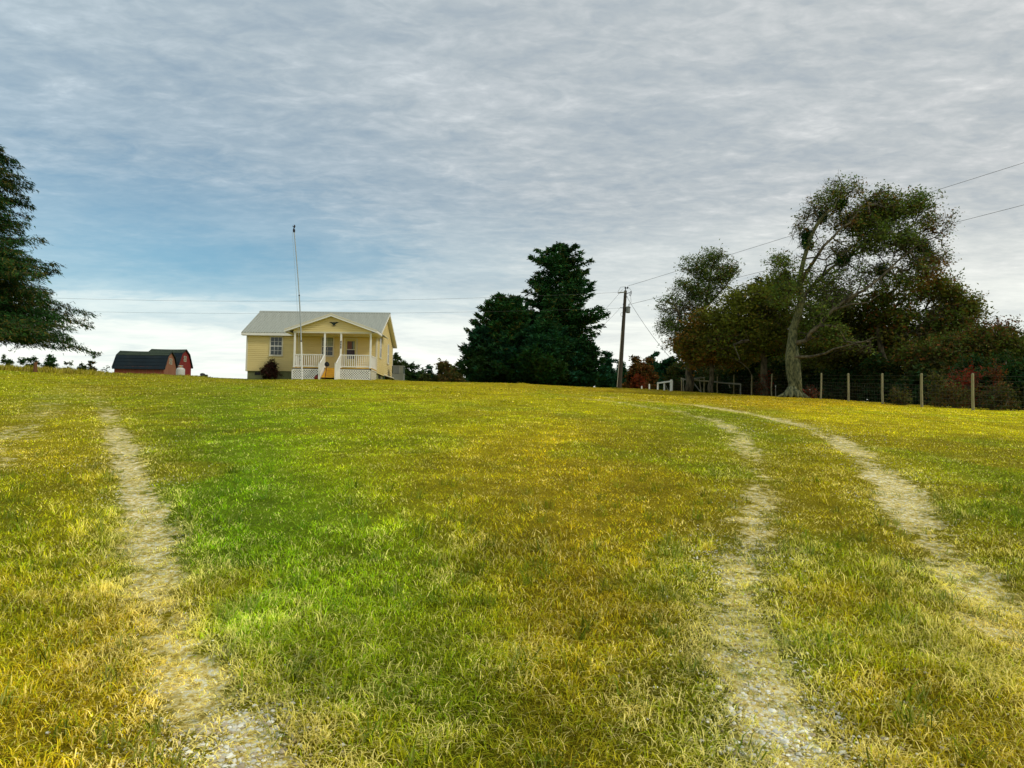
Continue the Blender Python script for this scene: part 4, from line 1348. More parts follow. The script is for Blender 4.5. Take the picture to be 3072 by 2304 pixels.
def post(parent, o0, tx, ty, bx_, by_, Y, rad, mat, name='post', n=8, sq=False):
    b0 = W(bx_, by_, Y); g_ = gz1(b0[0], b0[1]); t0 = W(tx, ty, Y)
    b0[2] = min(g_, b0[2]) - .15
    mb = MB()
    if sq: mb.bar(b0 - o0, t0 - o0, rad * 2, rad * 2)
    else: mb.tube([b0 - o0, (b0 + t0) / 2 - o0 + rng.normal(0, .01, 3), t0 - o0], [rad * 1.1, rad, rad * .85], n)
    return mb.build(name, mat, parent)


def railp(parent, o0, p, q, rad, mat, name='rail', sq=False):
    a_ = W(*p) - o0; b2 = W(*q) - o0
    mb = MB()
    if sq: mb.bar(a_, b2, rad * 1.6, rad * 2)
    else: mb.tube([a_, (a_ + b2) / 2 + np.array([0, 0, -.03]), b2], rad, 7)
    return mb.build(name, mat, parent)


RUST = M('reddish_post', (.28, .12, .06), .9, .3, 4)
for a_ in ((2044, 1133, 2044, 1177, 61, .06, POSTW), (2050, 1134, 2050, 1177, 60.5, .05, GREYW), (2112.5, 1133, 2112, 1180, 59, .06, POSTW), (2133.5, 1141, 2133.5, 1181, 58, .065, GREYW),
           (2152, 1130, 2152, 1178, 62, .05, POSTW), (2222, 1152, 2222, 1184, 56.5, .055, GREYW), (2098, 1137, 2105, 1165, 62, .035, GREYW)):
    post(co, C0, *a_)
post(co, C0, 2136.5, 1146, 2137, 1181, 58.1, .03, RUST, name='reddish_board')
railp(co, C0, (2044, 1137, 61), (2068, 1138, 60), .05, GREYW)
railp(co, C0, (2068, 1136, 60), (2114, 1132, 59), .05, GREYW)
railp(co, C0, (2080, 1139, 60), (2134, 1144.5, 58), .06, POSTW)
railp(co, C0, (2134, 1144.5, 58), (2223, 1152.5, 56.5), .055, GREYW)
railp(co, C0, (2080, 1147, 60), (2106, 1180, 58.5), .045, GREYW, 'brace')
railp(co, C0, (2187, 1154, 57), (2190.5, 1164, 57), .035, GREYW, 'loose_board')

wfn = empty('white_fence', W(2013, 1175, 58), label='short white board fence panel with a thick gate post left of the corral', cat='fence')
Wf0 = np.array(wfn.location)
FW = M('white_fence_paint', (.78, .78, .72), .55, .08, 4)
post(wfn, Wf0, 1973.5, 1147, 1973, 1173, 62, .055, FW, sq=True)
post(wfn, Wf0, 1993, 1144.5, 1992.5, 1175, 60, .055, FW, sq=True)
gp = post(wfn, Wf0, 2014, 1139, 2012.5, 1177, 58, .075, FW, name='gate_post', sq=True)
railp(wfn, Wf0, (1973, 1149.5, 61.9), (2013, 1144, 57.9), .055, FW, sq=True)
railp(wfn, Wf0, (1998, 1158, 60.5), (2006, 1172, 59), .02, GREYW, 'cable')
post(wfn, Wf0, 2018, 1142, 2017, 1166, 58.2, .03, WHITE, name='latch_bar')
# narrow dark gate to the right of it
gt = empty('dark_gate', W(2030, 1177, 60), label='dark horizontal board gate between the white gate post and the corral', cat='gate')
G0 = np.array(gt.location)
DKW = M('dark_board', (.045, .038, .022), .9, .3, 4)
for i in range(6):
    railp(gt, G0, (2021, 1146 + i * 5.2, 59), (2043, 1146 + i * 5.1, 60.5), .035, DKW, 'board', sq=True)
post(gt, G0, 2021, 1143, 2021, 1177, 59.1, .03, DKW); post(gt, G0, 2042, 1143, 2042, 1177, 60.6, .03, DKW)
for (tx, ty, bx_, by_, Y, lb) in ((1948, 1152, 1948, 1172, 64, 'taller lone white post left of the white fence'), (1925, 1158, 1925, 1171, 65, 'shorter lone white post farther left of the white fence'),
                                  (1902, 1166.5, 1902, 1170, 66, 'white post tip barely showing above the grass right of the utility pole')):
    b0 = W(bx_, by_, Y); b0[2] = gz1(b0[0], b0[1]) - .1; t0 = W(tx, ty, Y)
    s_ = empty('white_post', b0, label=lb, cat='post', group='lone white posts beside the white fence')
    hh = t0[2] - b0[2]
    MB().box(-.055, .055, -.055, .055, 0, hh - .04).build('shaft', FW, s_)
    MB().hexa([(-.06, -.06, hh - .04), (.06, -.06, hh - .04), (.06, .06, hh - .04), (-.06, .06, hh - .04), (-.02, -.02, hh), (.02, -.02, hh), (.02, .02, hh), (-.02, .02, hh)]).build('cap', FW, s_)

# ------------------------------------------------------------------ trees
def prisms(P0, P1, R0, R1, n=5):
    """independent tapered prisms for many branch segments"""
    d = P1 - P0; L = np.linalg.norm(d, axis=1, keepdims=True) + 1e-9; d = d / L
    ref = np.where(np.abs(d[:, 2:3]) < .9, np.array([[0, 0, 1.]]), np.array([[1., 0, 0]]))
    a = np.cross(d, ref); a /= np.linalg.norm(a, axis=1, keepdims=True) + 1e-9
    b = np.cross(d, a)
    an = np.arange(n) * 2 * math.pi / n
    ring = np.cos(an)[None, :, None] * a[:, None] + np.sin(an)[None, :, None] * b[:, None]
    V = np.concatenate([P0[:, None] - (d * L * .06)[:, None] + ring * R0[:, None, None], P1[:, None] + (d * L * .02)[:, None] + ring * R1[:, None, None]], 1)
    m = len(P0); base = np.arange(m)[:, None, None] * 2 * n
    j = np.arange(n)
    F = np.stack([j, (j + 1) % n, (j + 1) % n + n, j + n], 1)[None] + base
    return V.reshape(-1, 3), F.reshape(-1, 4)


def leaves(P, size, r, flat=.5, aspect=.62, hang=0.0, dirs=None):
    """diamond leaves at points P"""
    n = len(P)
    if dirs is None:
        d = r.normal(0, 1, (n, 3)); d[:, 2] = d[:, 2] * flat - hang
    else:
        d = dirs + r.normal(0, .35, (n, 3)); d[:, 2] -= hang
    d /= np.linalg.norm(d, axis=1, keepdims=True)
    s = np.cross(d, r.normal(0, 1, (n, 3))); s /= np.linalg.norm(s, axis=1, keepdims=True) + 1e-9
    L = (size * (.6 + .8 * r.random(n)))[:, None]
    V = np.stack([P + s * L * aspect * .5, P + d * L, P - s * L * aspect * .5], 1).reshape(-1, 3)
    F = np.arange(n)[:, None] * 3 + np.arange(3)[None]
    return V, F


def colvary(r, n, cols, wts, pos, patch=0.35, seed=1):
    """per leaf colour; patches of a colour follow a noise field"""
    cols = np.array(cols, float)
    pn = fbm(pos[:, 0] * patch + pos[:, 1] * .21, pos[:, 2] * patch + pos[:, 1] * .17, seed, 3)
    k = np.clip(pn * 1.0 + r.normal(0, .13, n), 0, .999)
    cw = np.cumsum(wts) / np.sum(wts)
    # stretch noise to uniform
    rk = np.argsort(np.argsort(k)) / n
    idx = np.searchsorted(cw, rk)
    c = cols[np.clip(idx, 0, len(cols) - 1)]
    return c * (.6 + .8 * r.random(n))[:, None]


def blobpts(blobs, n, r, shell=.35):
    """blobs: (cx,cy,cz,rx,ry,rz) world; points spread by volume"""
    b = np.array(blobs, float)
    w_ = b[:, 3] * b[:, 4] * b[:, 5]; w_ = w_ / w_.sum()
    i = r.choice(len(b), n, p=w_)
    d = r.normal(0, 1, (n, 3)); d /= np.linalg.norm(d, axis=1, keepdims=True)
    rad = r.random(n) ** shell
    return b[i, :3] + d * rad[:, None] * b[i, 3:6]


def tree(name, label, cat, base, limbs, blobs, ntar, lsize, nleaf, cols, wts, bark=None, seed=1, trunk_r=.4, spread=.45, hang=0.0, leafm=None,
         step=.55, group=None, flat=.5, twigs=3, tipr=.012, twl=.5, shell=.42, powr=2.35, mistle=(), bare=0.0):
    """limbs: list of (polyline world points, start radius, end radius). targets in blobs are reached by branches grown off the limbs."""
    r = np.random.default_rng(seed)
    base = np.array(base, float)
    N = []; PAR = []; MR = []
    n_trunk = 0
    for li, (pts, r0, r1) in enumerate(limbs):
        if li == 1: n_trunk = len(N)
        pts = [np.array(p, float) for p in pts]
        prev = -1
        if li > 0:
            A = np.array(N); prev = int(np.argmin(((A - pts[0]) ** 2).sum(1)))
        tot = sum(np.linalg.norm(b - a) for a, b in zip(pts[:-1], pts[1:])); acc = 0
        for a, b in zip(pts[:-1], pts[1:]):
            L = np.linalg.norm(b - a); m = max(1, int(L / step))
            for k in range(0 if (a is pts[0] and li == 0) else 1, m + 1):
                N.append(a + (b - a) * k / m + r.normal(0, .055, 3) * (L > .3)); PAR.append(prev); prev = len(N) - 1
                f = (acc + L * k / m) / tot
                MR.append(r0 + (r1 - r0) * f)
            acc += L
    nfix = len(N)
    n_trunk = n_trunk or nfix
    T = blobpts(blobs, ntar, r, shell)
    Nn = np.array(N)
    dist = np.array([np.min(((Nn - t) ** 2).sum(1)) for t in T])
    T = T[np.argsort(dist)]
    cap_ = 40000
    A = np.zeros((cap_, 3)); A[:nfix] = Nn; cnt = nfix; PAR = list(PAR); MR = list(MR)
    DIR = np.zeros((cap_, 3))
    for i in range(nfix):
        DIR[i] = (A[i] - A[PAR[i]]) if PAR[i] >= 0 else (0, 0, 1)
    DIR[:nfix] /= np.linalg.norm(DIR[:nfix], axis=1, keepdims=True) + 1e-9
    lowlim = base[2] + 1.0
    tips = []
    for t_ in T:
        df = t_ - A[:cnt]; dd = np.sqrt((df ** 2).sum(1))
        cosv = (df * DIR[:cnt]).sum(1) / (dd + 1e-6)
        cost = dd * (1.25 - .45 * cosv) + (A[:cnt, 2] < lowlim) * 3
        k = int(np.argmin(cost)); L = dd[k]
        if L < .12: tips.append(k); continue
        m = max(1, int(round(L / step)))
        p0 = A[k]; d0 = DIR[k]
        c1 = p0 + d0 * L * .38 + np.array([0, 0, .08 * L])
        prev = k
        for q in range(1, m + 1):
            f = q / m
            p = (1 - f) ** 2 * p0 + 2 * f * (1 - f) * c1 + f * f * t_ + (r.normal(0, .035 * step, 3) if q < m else 0)
            A[cnt] = p; v_ = p - A[prev]; DIR[cnt] = v_ / (np.linalg.norm(v_) + 1e-9)
            PAR.append(prev); MR.append(0.0); prev = cnt; cnt += 1
        tips.append(prev)
    A = A[:cnt]; PAR = np.array(PAR); MR = np.array(MR)
    R = np.zeros(cnt); R[:] = 0
    acc = np.zeros(cnt)
    for t_ in tips: acc[t_] += tipr ** powr
    for i in range(cnt - 1, 0, -1):
        p = PAR[i]
        if p >= 0 and p < i: acc[p] += max(acc[i], tipr ** powr * .6)
    R = np.maximum(acc, (tipr * .7) ** powr) ** (1 / powr)
    R[:nfix] = np.where(MR[:nfix] > 0, np.maximum(MR[:nfix], np.minimum(R[:nfix], MR[:nfix] * 1.3)), R[:nfix])
    root = empty(name, base, label=label, cat=cat, group=group)
    # branch geometry
    Vs = []; F4 = []; off = 0
    idx = np.array([i for i in range(cnt) if PAR[i] >= 0])
    first = len(limbs[0][0]) and [i for i in idx if i < nfix and MR[i] > 0]
    ntr = sum(1 for i in range(nfix) if MR[i] > 0 and i < n_trunk)
    idx = idx[idx >= n_trunk]
    thick = np.array([i for i in idx if R[i] > .05]); thin = np.array([i for i in idx if R[i] <= .05])
    for s_, n_ in ((thick, 9), (thin, 4)):
        if len(s_) == 0: continue
        ra = np.minimum(R[PAR[s_]], R[s_] * 1.35)
        V, F = prisms(A[PAR[s_]], A[s_], ra, R[s_], n_)
        Vs.append(V); F4.append(F + off); off += len(V)
    # twigs
    tipi = np.repeat(np.array(tips), twigs)
    tp0 = A[tipi]; td = DIR[tipi] * .6 + r.normal(0, .7, (len(tipi), 3)); td[:, 2] -= hang * .6
    td /= np.linalg.norm(td, axis=1, keepdims=True)
    tp1 = tp0 + td * (twl * (.5 + r.random(len(tipi))))[:, None]
    V, F = prisms(tp0, tp1, np.full(len(tipi), tipr * .8), np.full(len(tipi), tipr * .35), 3)
    Vs.append(V); F4.append(F + off); off += len(V)
    bark = bark or BARK
    mk('branches', np.concatenate(Vs) - base, [np.concatenate(F4)], BARK, root, smooth=True)
    tm = MB().tube([A[i] - base for i in range(n_trunk)], [max(.012, R[i]) for i in range(n_trunk)], 14)
    o = tm.build('trunk', bark, root, smooth=True)
    if R[0] > .2:
        vv = np.zeros(len(o.data.vertices) * 3, np.float32); o.data.vertices.foreach_get('co', vv); vv = vv.reshape(-1, 3)
        an = np.arctan2(vv[:, 1], vv[:, 0])
        vv[:, :2] *= (1 + .10 * (vnoise(an * 2.3 + 9, vv[:, 2] * 1.6, 4) - .5) * np.exp(-vv[:, 2:3].ravel() / 6))[:, None]
        o.data.vertices.foreach_set('co', vv.ravel()); o.data.update()
    # leaves along twigs and outer nodes
    nt = len(tipi)
    want = int(nleaf)
    sel = r.integers(0, nt, want)
    if bare > 0:
        bn = fbm(tp1[:, 0] * .5 + tp1[:, 1] * .3, tp1[:, 2] * .5, seed + 5, 2)
        okk = r.random(len(bn)) < np.clip((bn - np.quantile(bn, bare * .5)) * 9 + .35, .12, 1)
        sel = sel[okk[sel]]
    f = r.random(len(sel))[:, None]
    P = tp0[sel] * (1 - f) + tp1[sel] * f + r.normal(0, spread * .5, (len(sel), 3)) * np.array([1, 1, .8])
    V, F = leaves(P, lsize, r, flat=flat, hang=hang)
    c = colvary(r, len(P), cols, wts, P, seed=seed)
    mk('crown', V - base, [F], leafm or LEAF, root, col=np.repeat(c, 3, 0))
    for (mx, my, mz, mr) in mistle:
        cpt = np.array([mx, my, mz])
        P = cpt + r.normal(0, mr * .42, (int(1500 * (mr / .5) ** 2), 3))
        V, F = leaves(P, .10, r)
        mk('mistletoe', V - base, [F], leafm or LEAF, root, col=np.repeat(np.array([[.018, .055, .012]]) * (.5 + r.random((len(P), 1))), 3, 0))
    return root


def cedar(name, label, base, top, prof, nb, seed, cols, wts, droop=.35, dens=1.0, lsize=.24, trunk_r=.3, up=.25, xr=None, low=.03, cat='cedar tree', group=None,
          asp=.22, hang=.55, phase=None, jag=.30, fcount=26):
    """conifer with sweeping boughs; prof(h01, az)->bough length in m"""
    r = np.random.default_rng(seed)
    base = np.array(base, float); top = np.array(top, float)
    H = top[2] - base[2]
    root = empty(name, base, label=label, cat=cat, group=group)
    S0 = []; S1 = []; R0 = []; R1 = []
    ks = np.linspace(0, 1, 14)
    ax = lambda k: base + (top - base) * k + np.array([.12 * math.sin(k * 5 + seed), 0, 0])
    for a, b in zip(ks[:-1], ks[1:]):
        S0.append(ax(a)); S1.append(ax(b)); R0.append(trunk_r * (1 - a) ** .8 + .02); R1.append(trunk_r * (1 - b) ** .8 + .015)
    V1, F1 = prisms(np.array(S0), np.array(S1), np.array(R0), np.array(R1), 10)
    LP = []; LD = []
    b0 = []; b1 = []; br0 = []; br1 = []
    for i in range(nb):
        h = low + (1 - low) * ((i + r.random()) / nb) ** 1.08
        az = i * 2.39996 + r.normal(0, .35)
        L = prof(h, az) * (1 - jag + 2 * jag * r.random() ** .8)
        if L < .1: continue
        p0 = ax(h); d = np.array([math.cos(az), math.sin(az), 0])
        m = max(4, int(L / .30))
        u_ = up * (1.0 - .2 * h) + r.normal(0, .10)
        dr = droop * (1 - .4 * h)
        path = []
        side = np.array([-d[1], d[0], 0]); wob = r.normal(0, .10)
        for q in range(m + 1):
            f = q / m
            z = L * (u_ * f * 1.2 - dr * f * f + (.10 if hang < .3 else .05) * f ** 4)
            path.append(p0 + d * L * f + np.array([0, 0, z]) + side * wob * L * f * f)
        path = np.array(path)
        for a, b in zip(range(m), range(1, m + 1)):
            b0.append(path[a]); b1.append(path[b]); br0.append(.012 + .028 * L / 4 * (1 - a / m)); br1.append(.010 + .028 * L / 4 * (1 - b / m))
        # side sprays
        for q in range(1, m + 1):
            f = q / m
            if f < .18 and L > 1.5 and r.random() < .6: continue
            tl = (L * .30 * (1 - f * .75) + .22) * (.6 + .8 * r.random())
            for sg in (-1, 1):
                sp_d = d * .75 + side * sg * (.85 + .3 * r.random()) + np.array([0, 0, .12 - droop * .5 + r.normal(0, .18)])
                sp_d /= np.linalg.norm(sp_d)
                e = path[q] + sp_d * tl + np.array([0, 0, -.12 * tl * droop * 2])
                b0.append(path[q]); b1.append(e); br0.append(.012); br1.append(.006)
                nn = max(3, int(fcount * dens * tl))
                fk = r.random(nn)[:, None]
                LP.append(path[q] * (1 - fk) + e * fk + r.normal(0, .07 + .05 * tl, (nn, 3)) * np.array([1, 1, .8])); LD.append(np.repeat(sp_d[None], nn, 0))
        nn = int(14 * dens)
        LP.append(path[-1] + r.normal(0, .08, (nn, 3))); LD.append(np.repeat((d + np.array([0, 0, .1 - droop * .6]))[None], nn, 0))
    V2, F2 = prisms(np.array(b0), np.array(b1), np.array(br0), np.array(br1), 3)
    mk('trunk', np.concatenate([V1, V2]) - base, [np.concatenate([F1, F2 + len(V1)])], BARK, root, smooth=True)
    P = np.concatenate(LP); D = np.concatenate(LD)
    V, F = leaves(P, lsize, r, aspect=asp * 1.6, hang=hang, dirs=D)
    c = colvary(r, len(P), cols, wts, P, patch=.5, seed=seed)
    mk('crown', V - base, [F], NEEDLE, root, col=np.repeat(c, 3, 0))
    return root


CED = [(.018, .070, .022), (.026, .085, .018), (.075, .080, .016), (.012, .045, .014)]
# left cedar, trunk outside the frame
YL = 43.0
bL = W(-75, 1118, YL); bL[2] = gz1(bL[0], bL[1])
tL = W(-22, 440, YL)
sil = [(1095, 60), (1085, 150), (1060, 290), (1020, 320), (985, 320), (940, 305), (900, 312), (855, 305), (815, 250), (790, 215), (755, 165), (720, 150), (700, 160), (675, 118), (610, 112), (560, 100), (520, 100), (480, 80), (440, 60), (400, 20)]
_sh = np.array([(1118 - s_[0]) / (1118 - 395.) for s_ in sil]); _sl = np.array([s_[1] / FPX * YL for s_ in sil])
cedar('cedar_tree', 'large drooping dark cedar cut off by the left edge', bL, tL, lambda h, az: float(np.interp(h, _sh, _sl)) * (.78 if math.cos(az) > -.2 else .7), 210, 41,
      [(.018, .060, .014), (.028, .075, .013), (.095, .080, .015), (.010, .035, .010)], [3, 3, 2.5, 3], droop=.38, up=.20, low=.14, dens=1.1, lsize=.20, trunk_r=.35, jag=.34, hang=.55, fcount=34, asp=.17)

# centre cedars
YC = 74.0
bC = W(1672, 1156, YC); bC[2] = gz1(bC[0], bC[1]) - .3
tC = W(1676, 735, YC)
silc = [(1150, 110), (1100, 105), (1060, 95), (1015, 95), (985, 140), (970, 150), (945, 105), (925, 80), (900, 92), (880, 88), (850, 84), (830, 70), (800, 78), (780, 64), (765, 50), (752, 34), (742, 18), (735, 8)]
silc = [(a_, b_ * .9) for a_, b_ in silc]
_ch = np.array([(1156 - s_[0]) / (1156 - 735.) for s_ in silc]); _cl = np.array([s_[1] / FPX * YC for s_ in silc])
cedar('cedar_tree', 'tall pointed dark cedar rising above the centre clump', bC, tC, lambda h, az: float(np.interp(h, _ch, _cl)), 190, 42, CED, [3, 3, 1.4, 4], droop=.10, up=.22, low=.1, dens=1.5,
      lsize=.30, trunk_r=.26, hang=.05, asp=.3, jag=.34, fcount=20)


def bush_cedar(label, px, ytop, wpx, Y, seed, nb, name='cedar_tree', pyb=1152, cols=CED, wts=(3, 3, 1.6, 3), pw=.5, ls=.30):
    b = W(px, pyb, Y); b[2] = gz1(b[0], b[1]) - .2
    t_ = W(px, ytop, Y)
    Wm = wpx / FPX * Y
    return cedar(name, label, b, t_, lambda h, az: Wm * (1 - h) ** pw * (.82 + .3 * math.sin(az * 3 + seed) * .5) + .15, nb, seed, cols, list(wts), droop=.02, up=.42, low=.02, dens=1.5, lsize=ls, trunk_r=.2, hang=-.25, asp=.3, jag=.2, fcount=18)


bush_cedar('broad rounded dark cedar forming the left shoulder of the centre clump', 1520, 900, 118, 72, 43, 240, pw=.40)
bush_cedar('low dark cedar at the left foot of the centre clump', 1450, 990, 70, 71, 44, 120, cols=[(.012, .05, .03), (.014, .055, .022), (.02, .05, .015)], wts=(1, 1, 1))
bush_cedar('lower green cedar in front of the tall pointed cedar', 1640, 975, 105, 69.5, 45, 190, cols=[(.016, .065, .028), (.020, .075, .02), (.03, .06, .015)], wts=(1, 1, 1), pyb=1160)
bush_cedar('low green cedar at the right foot of the centre clump', 1745, 1035, 70, 70, 46, 120, cols=[(.012, .06, .03), (.016, .06, .02), (.02, .05, .015)], wts=(1, 1, 1), pyb=1163)
bush_cedar('green cedar filling the middle of the centre clump', 1580, 1000, 100, 70.0, 47, 150, cols=[(.010, .05, .026), (.016, .055, .018), (.02, .05, .015)], wts=(1, 1, 1), pyb=1158)


# ---- broadleaf trees at right
def bl(cx, cy, rx, ry, Y, rd=None, s=2.1434, ox=1940, oy=480, dy=0.0):
    """crown blob from enlarged view coordinates to a world ellipsoid at depth Y"""
    p = W(ox + cx / s, oy + cy / s, Y + dy)
    k = Y / FPX / s
    return (*p, rx * k, rd if rd else max(1.6, .7 * (rx + ry) / 2 * k * 1.1), ry * k)


def z7(cx, cy, Y): return W(1940 + cx / 2.1434, 480 + cy / 2.1434, Y)


YO = 47.5
tb = z7(940, 1505, YO); gzb_ = gz1(tb[0], tb[1]); tb[2] = gzb_ - .1
trunk = [tb, z7(938, 1440, YO), z7(935, 1340, YO), z7(930, 1270, YO), z7(938, 1180, YO), z7(955, 1080, YO), z7(975, 980, YO), z7(985, 900, YO), z7(995, 800, YO), z7(1000, 720, YO), z7(1015, 640, YO), z7(1030, 560, YO), z7(1055, 480, YO - .3), z7(1110, 400, YO - .5), z7(1190, 310, YO - .5), z7(1240, 220, YO - .5)]
L2 = [z7(1000, 900, YO), z7(1040, 845, YO + .5), z7(1080, 790, YO + 1), z7(1180, 700, YO + 1.5), z7(1330, 600, YO + 2), z7(1460, 470, YO + 2.2), z7(1540, 370, YO + 2.2), z7(1610, 300, YO + 2)]
L3 = [z7(985, 1210, YO), z7(1020, 1160, YO - .4), z7(1100, 1065, YO - .8), z7(1200, 970, YO - 1), z7(1330, 880, YO - 1.2), z7(1450, 800, YO - 1.2), z7(1560, 700, YO - 1), z7(1680, 600, YO - .8), z7(1800, 520, YO - .5), z7(1900, 470, YO)]
L4 = [z7(975, 1300, YO), z7(1060, 1265, YO - .8), z7(1150, 1240, YO - 1.4), z7(1270, 1195, YO - 2), z7(1390, 1168, YO - 2.4), z7(1480, 1140, YO - 2.6)]
L5 = [z7(1000, 760, YO), z7(1070, 640, YO - .8), z7(1150, 560, YO - 1.2), z7(1250, 440, YO - 1.2), z7(1350, 340, YO - 1), z7(1420, 260, YO - 1)]
L6 = [z7(985, 880, YO), z7(930, 790, YO + .5), z7(880, 720, YO + .8), z7(830, 660, YO + 1)]
L7 = [z7(1180, 960, YO - 1), z7(1300, 930, YO - 1.6), z7(1420, 915, YO - 2), z7(1500, 870, YO - 2)]
oak_blobs = [bl(1235, 215, 140, 105, YO), bl(1080, 340, 120, 110, YO), bl(1000, 430, 70, 80, YO), bl(1300, 380, 170, 110, YO), bl(1480, 280, 130, 90, YO), bl(1600, 320, 150, 100, YO), bl(1740, 290, 90, 90, YO), bl(1830, 430, 140, 110, YO),
             bl(1500, 500, 220, 120, YO), bl(1700, 560, 220, 90, YO), bl(1050, 560, 80, 80, YO), bl(1250, 600, 180, 110, YO), bl(850, 670, 80, 60, YO), bl(1400, 720, 240, 90, YO), bl(1750, 690, 150, 80, YO), bl(930, 740, 70, 60, YO),
             bl(1150, 760, 170, 100, YO), bl(1420, 380, 160, 90, YO, dy=1), bl(1180, 900, 170, 90, YO), bl(1050, 1000, 110, 90, YO), bl(1300, 850, 160, 70, YO), bl(1620, 780, 190, 60, YO), bl(1850, 620, 120, 70, YO),
             bl(880, 860, 90, 80, YO), bl(1150, 1120, 180, 70, YO), bl(1350, 1200, 160, 50, YO)]
OAKC = [(.085, .13, .03), (.12, .14, .03), (.06, .10, .022), (.15, .10, .022), (.14, .06, .018)]
BT = dict(step=.55)
tree('oak_tree', 'largest oak with a thick pale lichened trunk and spreading thin leaved crown', 'oak tree', tb,
     [(trunk, .31, .03), (L2, .10, .02), (L3, .10, .02), (L4, .10, .02), (L5, .09, .02), (L6, .07, .02), (L7, .08, .02)], oak_blobs, 1700, .14, 68000, OAKC, [3, 3, 3, 1.5, .6],
     bark=BARK_LIGHT, seed=51, twigs=4, twl=.40, spread=.46, tipr=.013, shell=.6, bare=.75,
     mistle=[(*z7(1122, 372, YO), .42), (*z7(1028, 485, YO), .5), (*z7(1245, 282, YO), .45), (*z7(1515, 712, YO), .55), (*z7(1775, 560, YO), .6), (*z7(1030, 545, YO), .4), (*z7(1270, 640, YO), .5)])
# root flare and second stem of the oak
oak = [o for o in COL.objects if o.name.startswith('oak_tree')][0]
o0 = np.array(oak.location)
mb = MB()
for a_, l_, r_ in ((-2.6, .85, .15), (-.4, 1.0, .16), (-1.5, .7, .17), (3.3, 1.1, .14), (.3, 1.3, .12), (-1.0, .8, .14), (-2.1, .8, .15)):
    d = np.array([math.cos(a_), math.sin(a_), 0])
    p1 = d * .22 + np.array([0, 0, .75]); p2 = d * .45 + np.array([0, 0, .30])
    e = d * l_; e[2] = gz1(o0[0] + e[0], o0[1] + e[1]) - o0[2] - .02
    mb.tube([p1, p2, (p2 + e) / 2 + np.array([0, 0, -.02]), e], [.10, r_ * 1.1, r_ * .8, .03], 9)
mb.build('root', BARK_LIGHT, oak, smooth=True)
MB().tube([np.array(z7(975, 1505, YO - .15)) - o0 - np.array([0, 0, .2]), np.array(z7(972, 1400, YO - .2)) - o0, np.array(z7(968, 1300, YO - .15)) - o0, np.array(z7(955, 1200, YO)) - o0], [.27, .22, .20, .18], 12).build('stem', BARK_LIGHT, oak, smooth=True)

# broad brown-green tree left of the oak, boughs sweeping low
YM = 55.0
def stemt(cx, ytop, Y, x2=None, yb=1500):
    b = z7(cx, yb, Y); g_ = gz1(b[0], b[1]); b[2] = g_ - .2
    n = 6
    return [b] + [z7(cx + ((x2 or cx) - cx) * k / n, yb - (yb - ytop) * k / n, Y) for k in range(1, n + 1)]


BRN = [(.12, .13, .02), (.10, .12, .018), (.15, .11, .02), (.07, .10, .016), (.16, .06, .018)]
tree('broadleaf_tree', 'broad brown green tree with low sweeping boughs just left of the oak', 'tree', stemt(760, 900, YM)[0],
     [(stemt(760, 880, YM, 720), .30, .06), ([z7(745, 1200, YM), z7(640, 1160, YM - 2), z7(560, 1190, YM - 3.2), z7(600, 1290, YM - 4)], .10, .03), ([z7(745, 1150, YM), z7(850, 1060, YM - 1), z7(900, 1010, YM - 2)], .12, .03)],
     [bl(700, 900, 190, 90, YM), bl(860, 840, 140, 90, YM), bl(600, 1020, 200, 110, YM), bl(820, 1000, 180, 120, YM), bl(700, 1130, 260, 110, YM), bl(850, 1150, 150, 110, YM), bl(560, 1180, 200, 90, YM)],
     650, .19, 36000, BRN, [3, 3, 1.4, 2.5, .25], bare=.4, seed=52, twl=.45, spread=.5, hang=.15, twigs=4)
tree('broadleaf_tree', 'small brownish tree with hanging boughs over the corral', 'tree', stemt(410, 1000, 57)[0],
     [(stemt(410, 1000, 57, 430), .22, .05), ([z7(420, 1230, 57), z7(520, 1250, 55), z7(620, 1300, 54), z7(680, 1390, 53.5)], .05, .015)],
     [bl(420, 1060, 180, 100, 57), bl(330, 1180, 170, 90, 57), bl(480, 1160, 170, 100, 57), bl(560, 1270, 170, 60, 57), bl(350, 1270, 150, 60, 57)],
     420, .18, 22000, [(.13, .11, .018), (.09, .10, .018), (.18, .09, .02)], [3, 3, 2], seed=53, twl=.4, spread=.45, hang=.2, twigs=4)
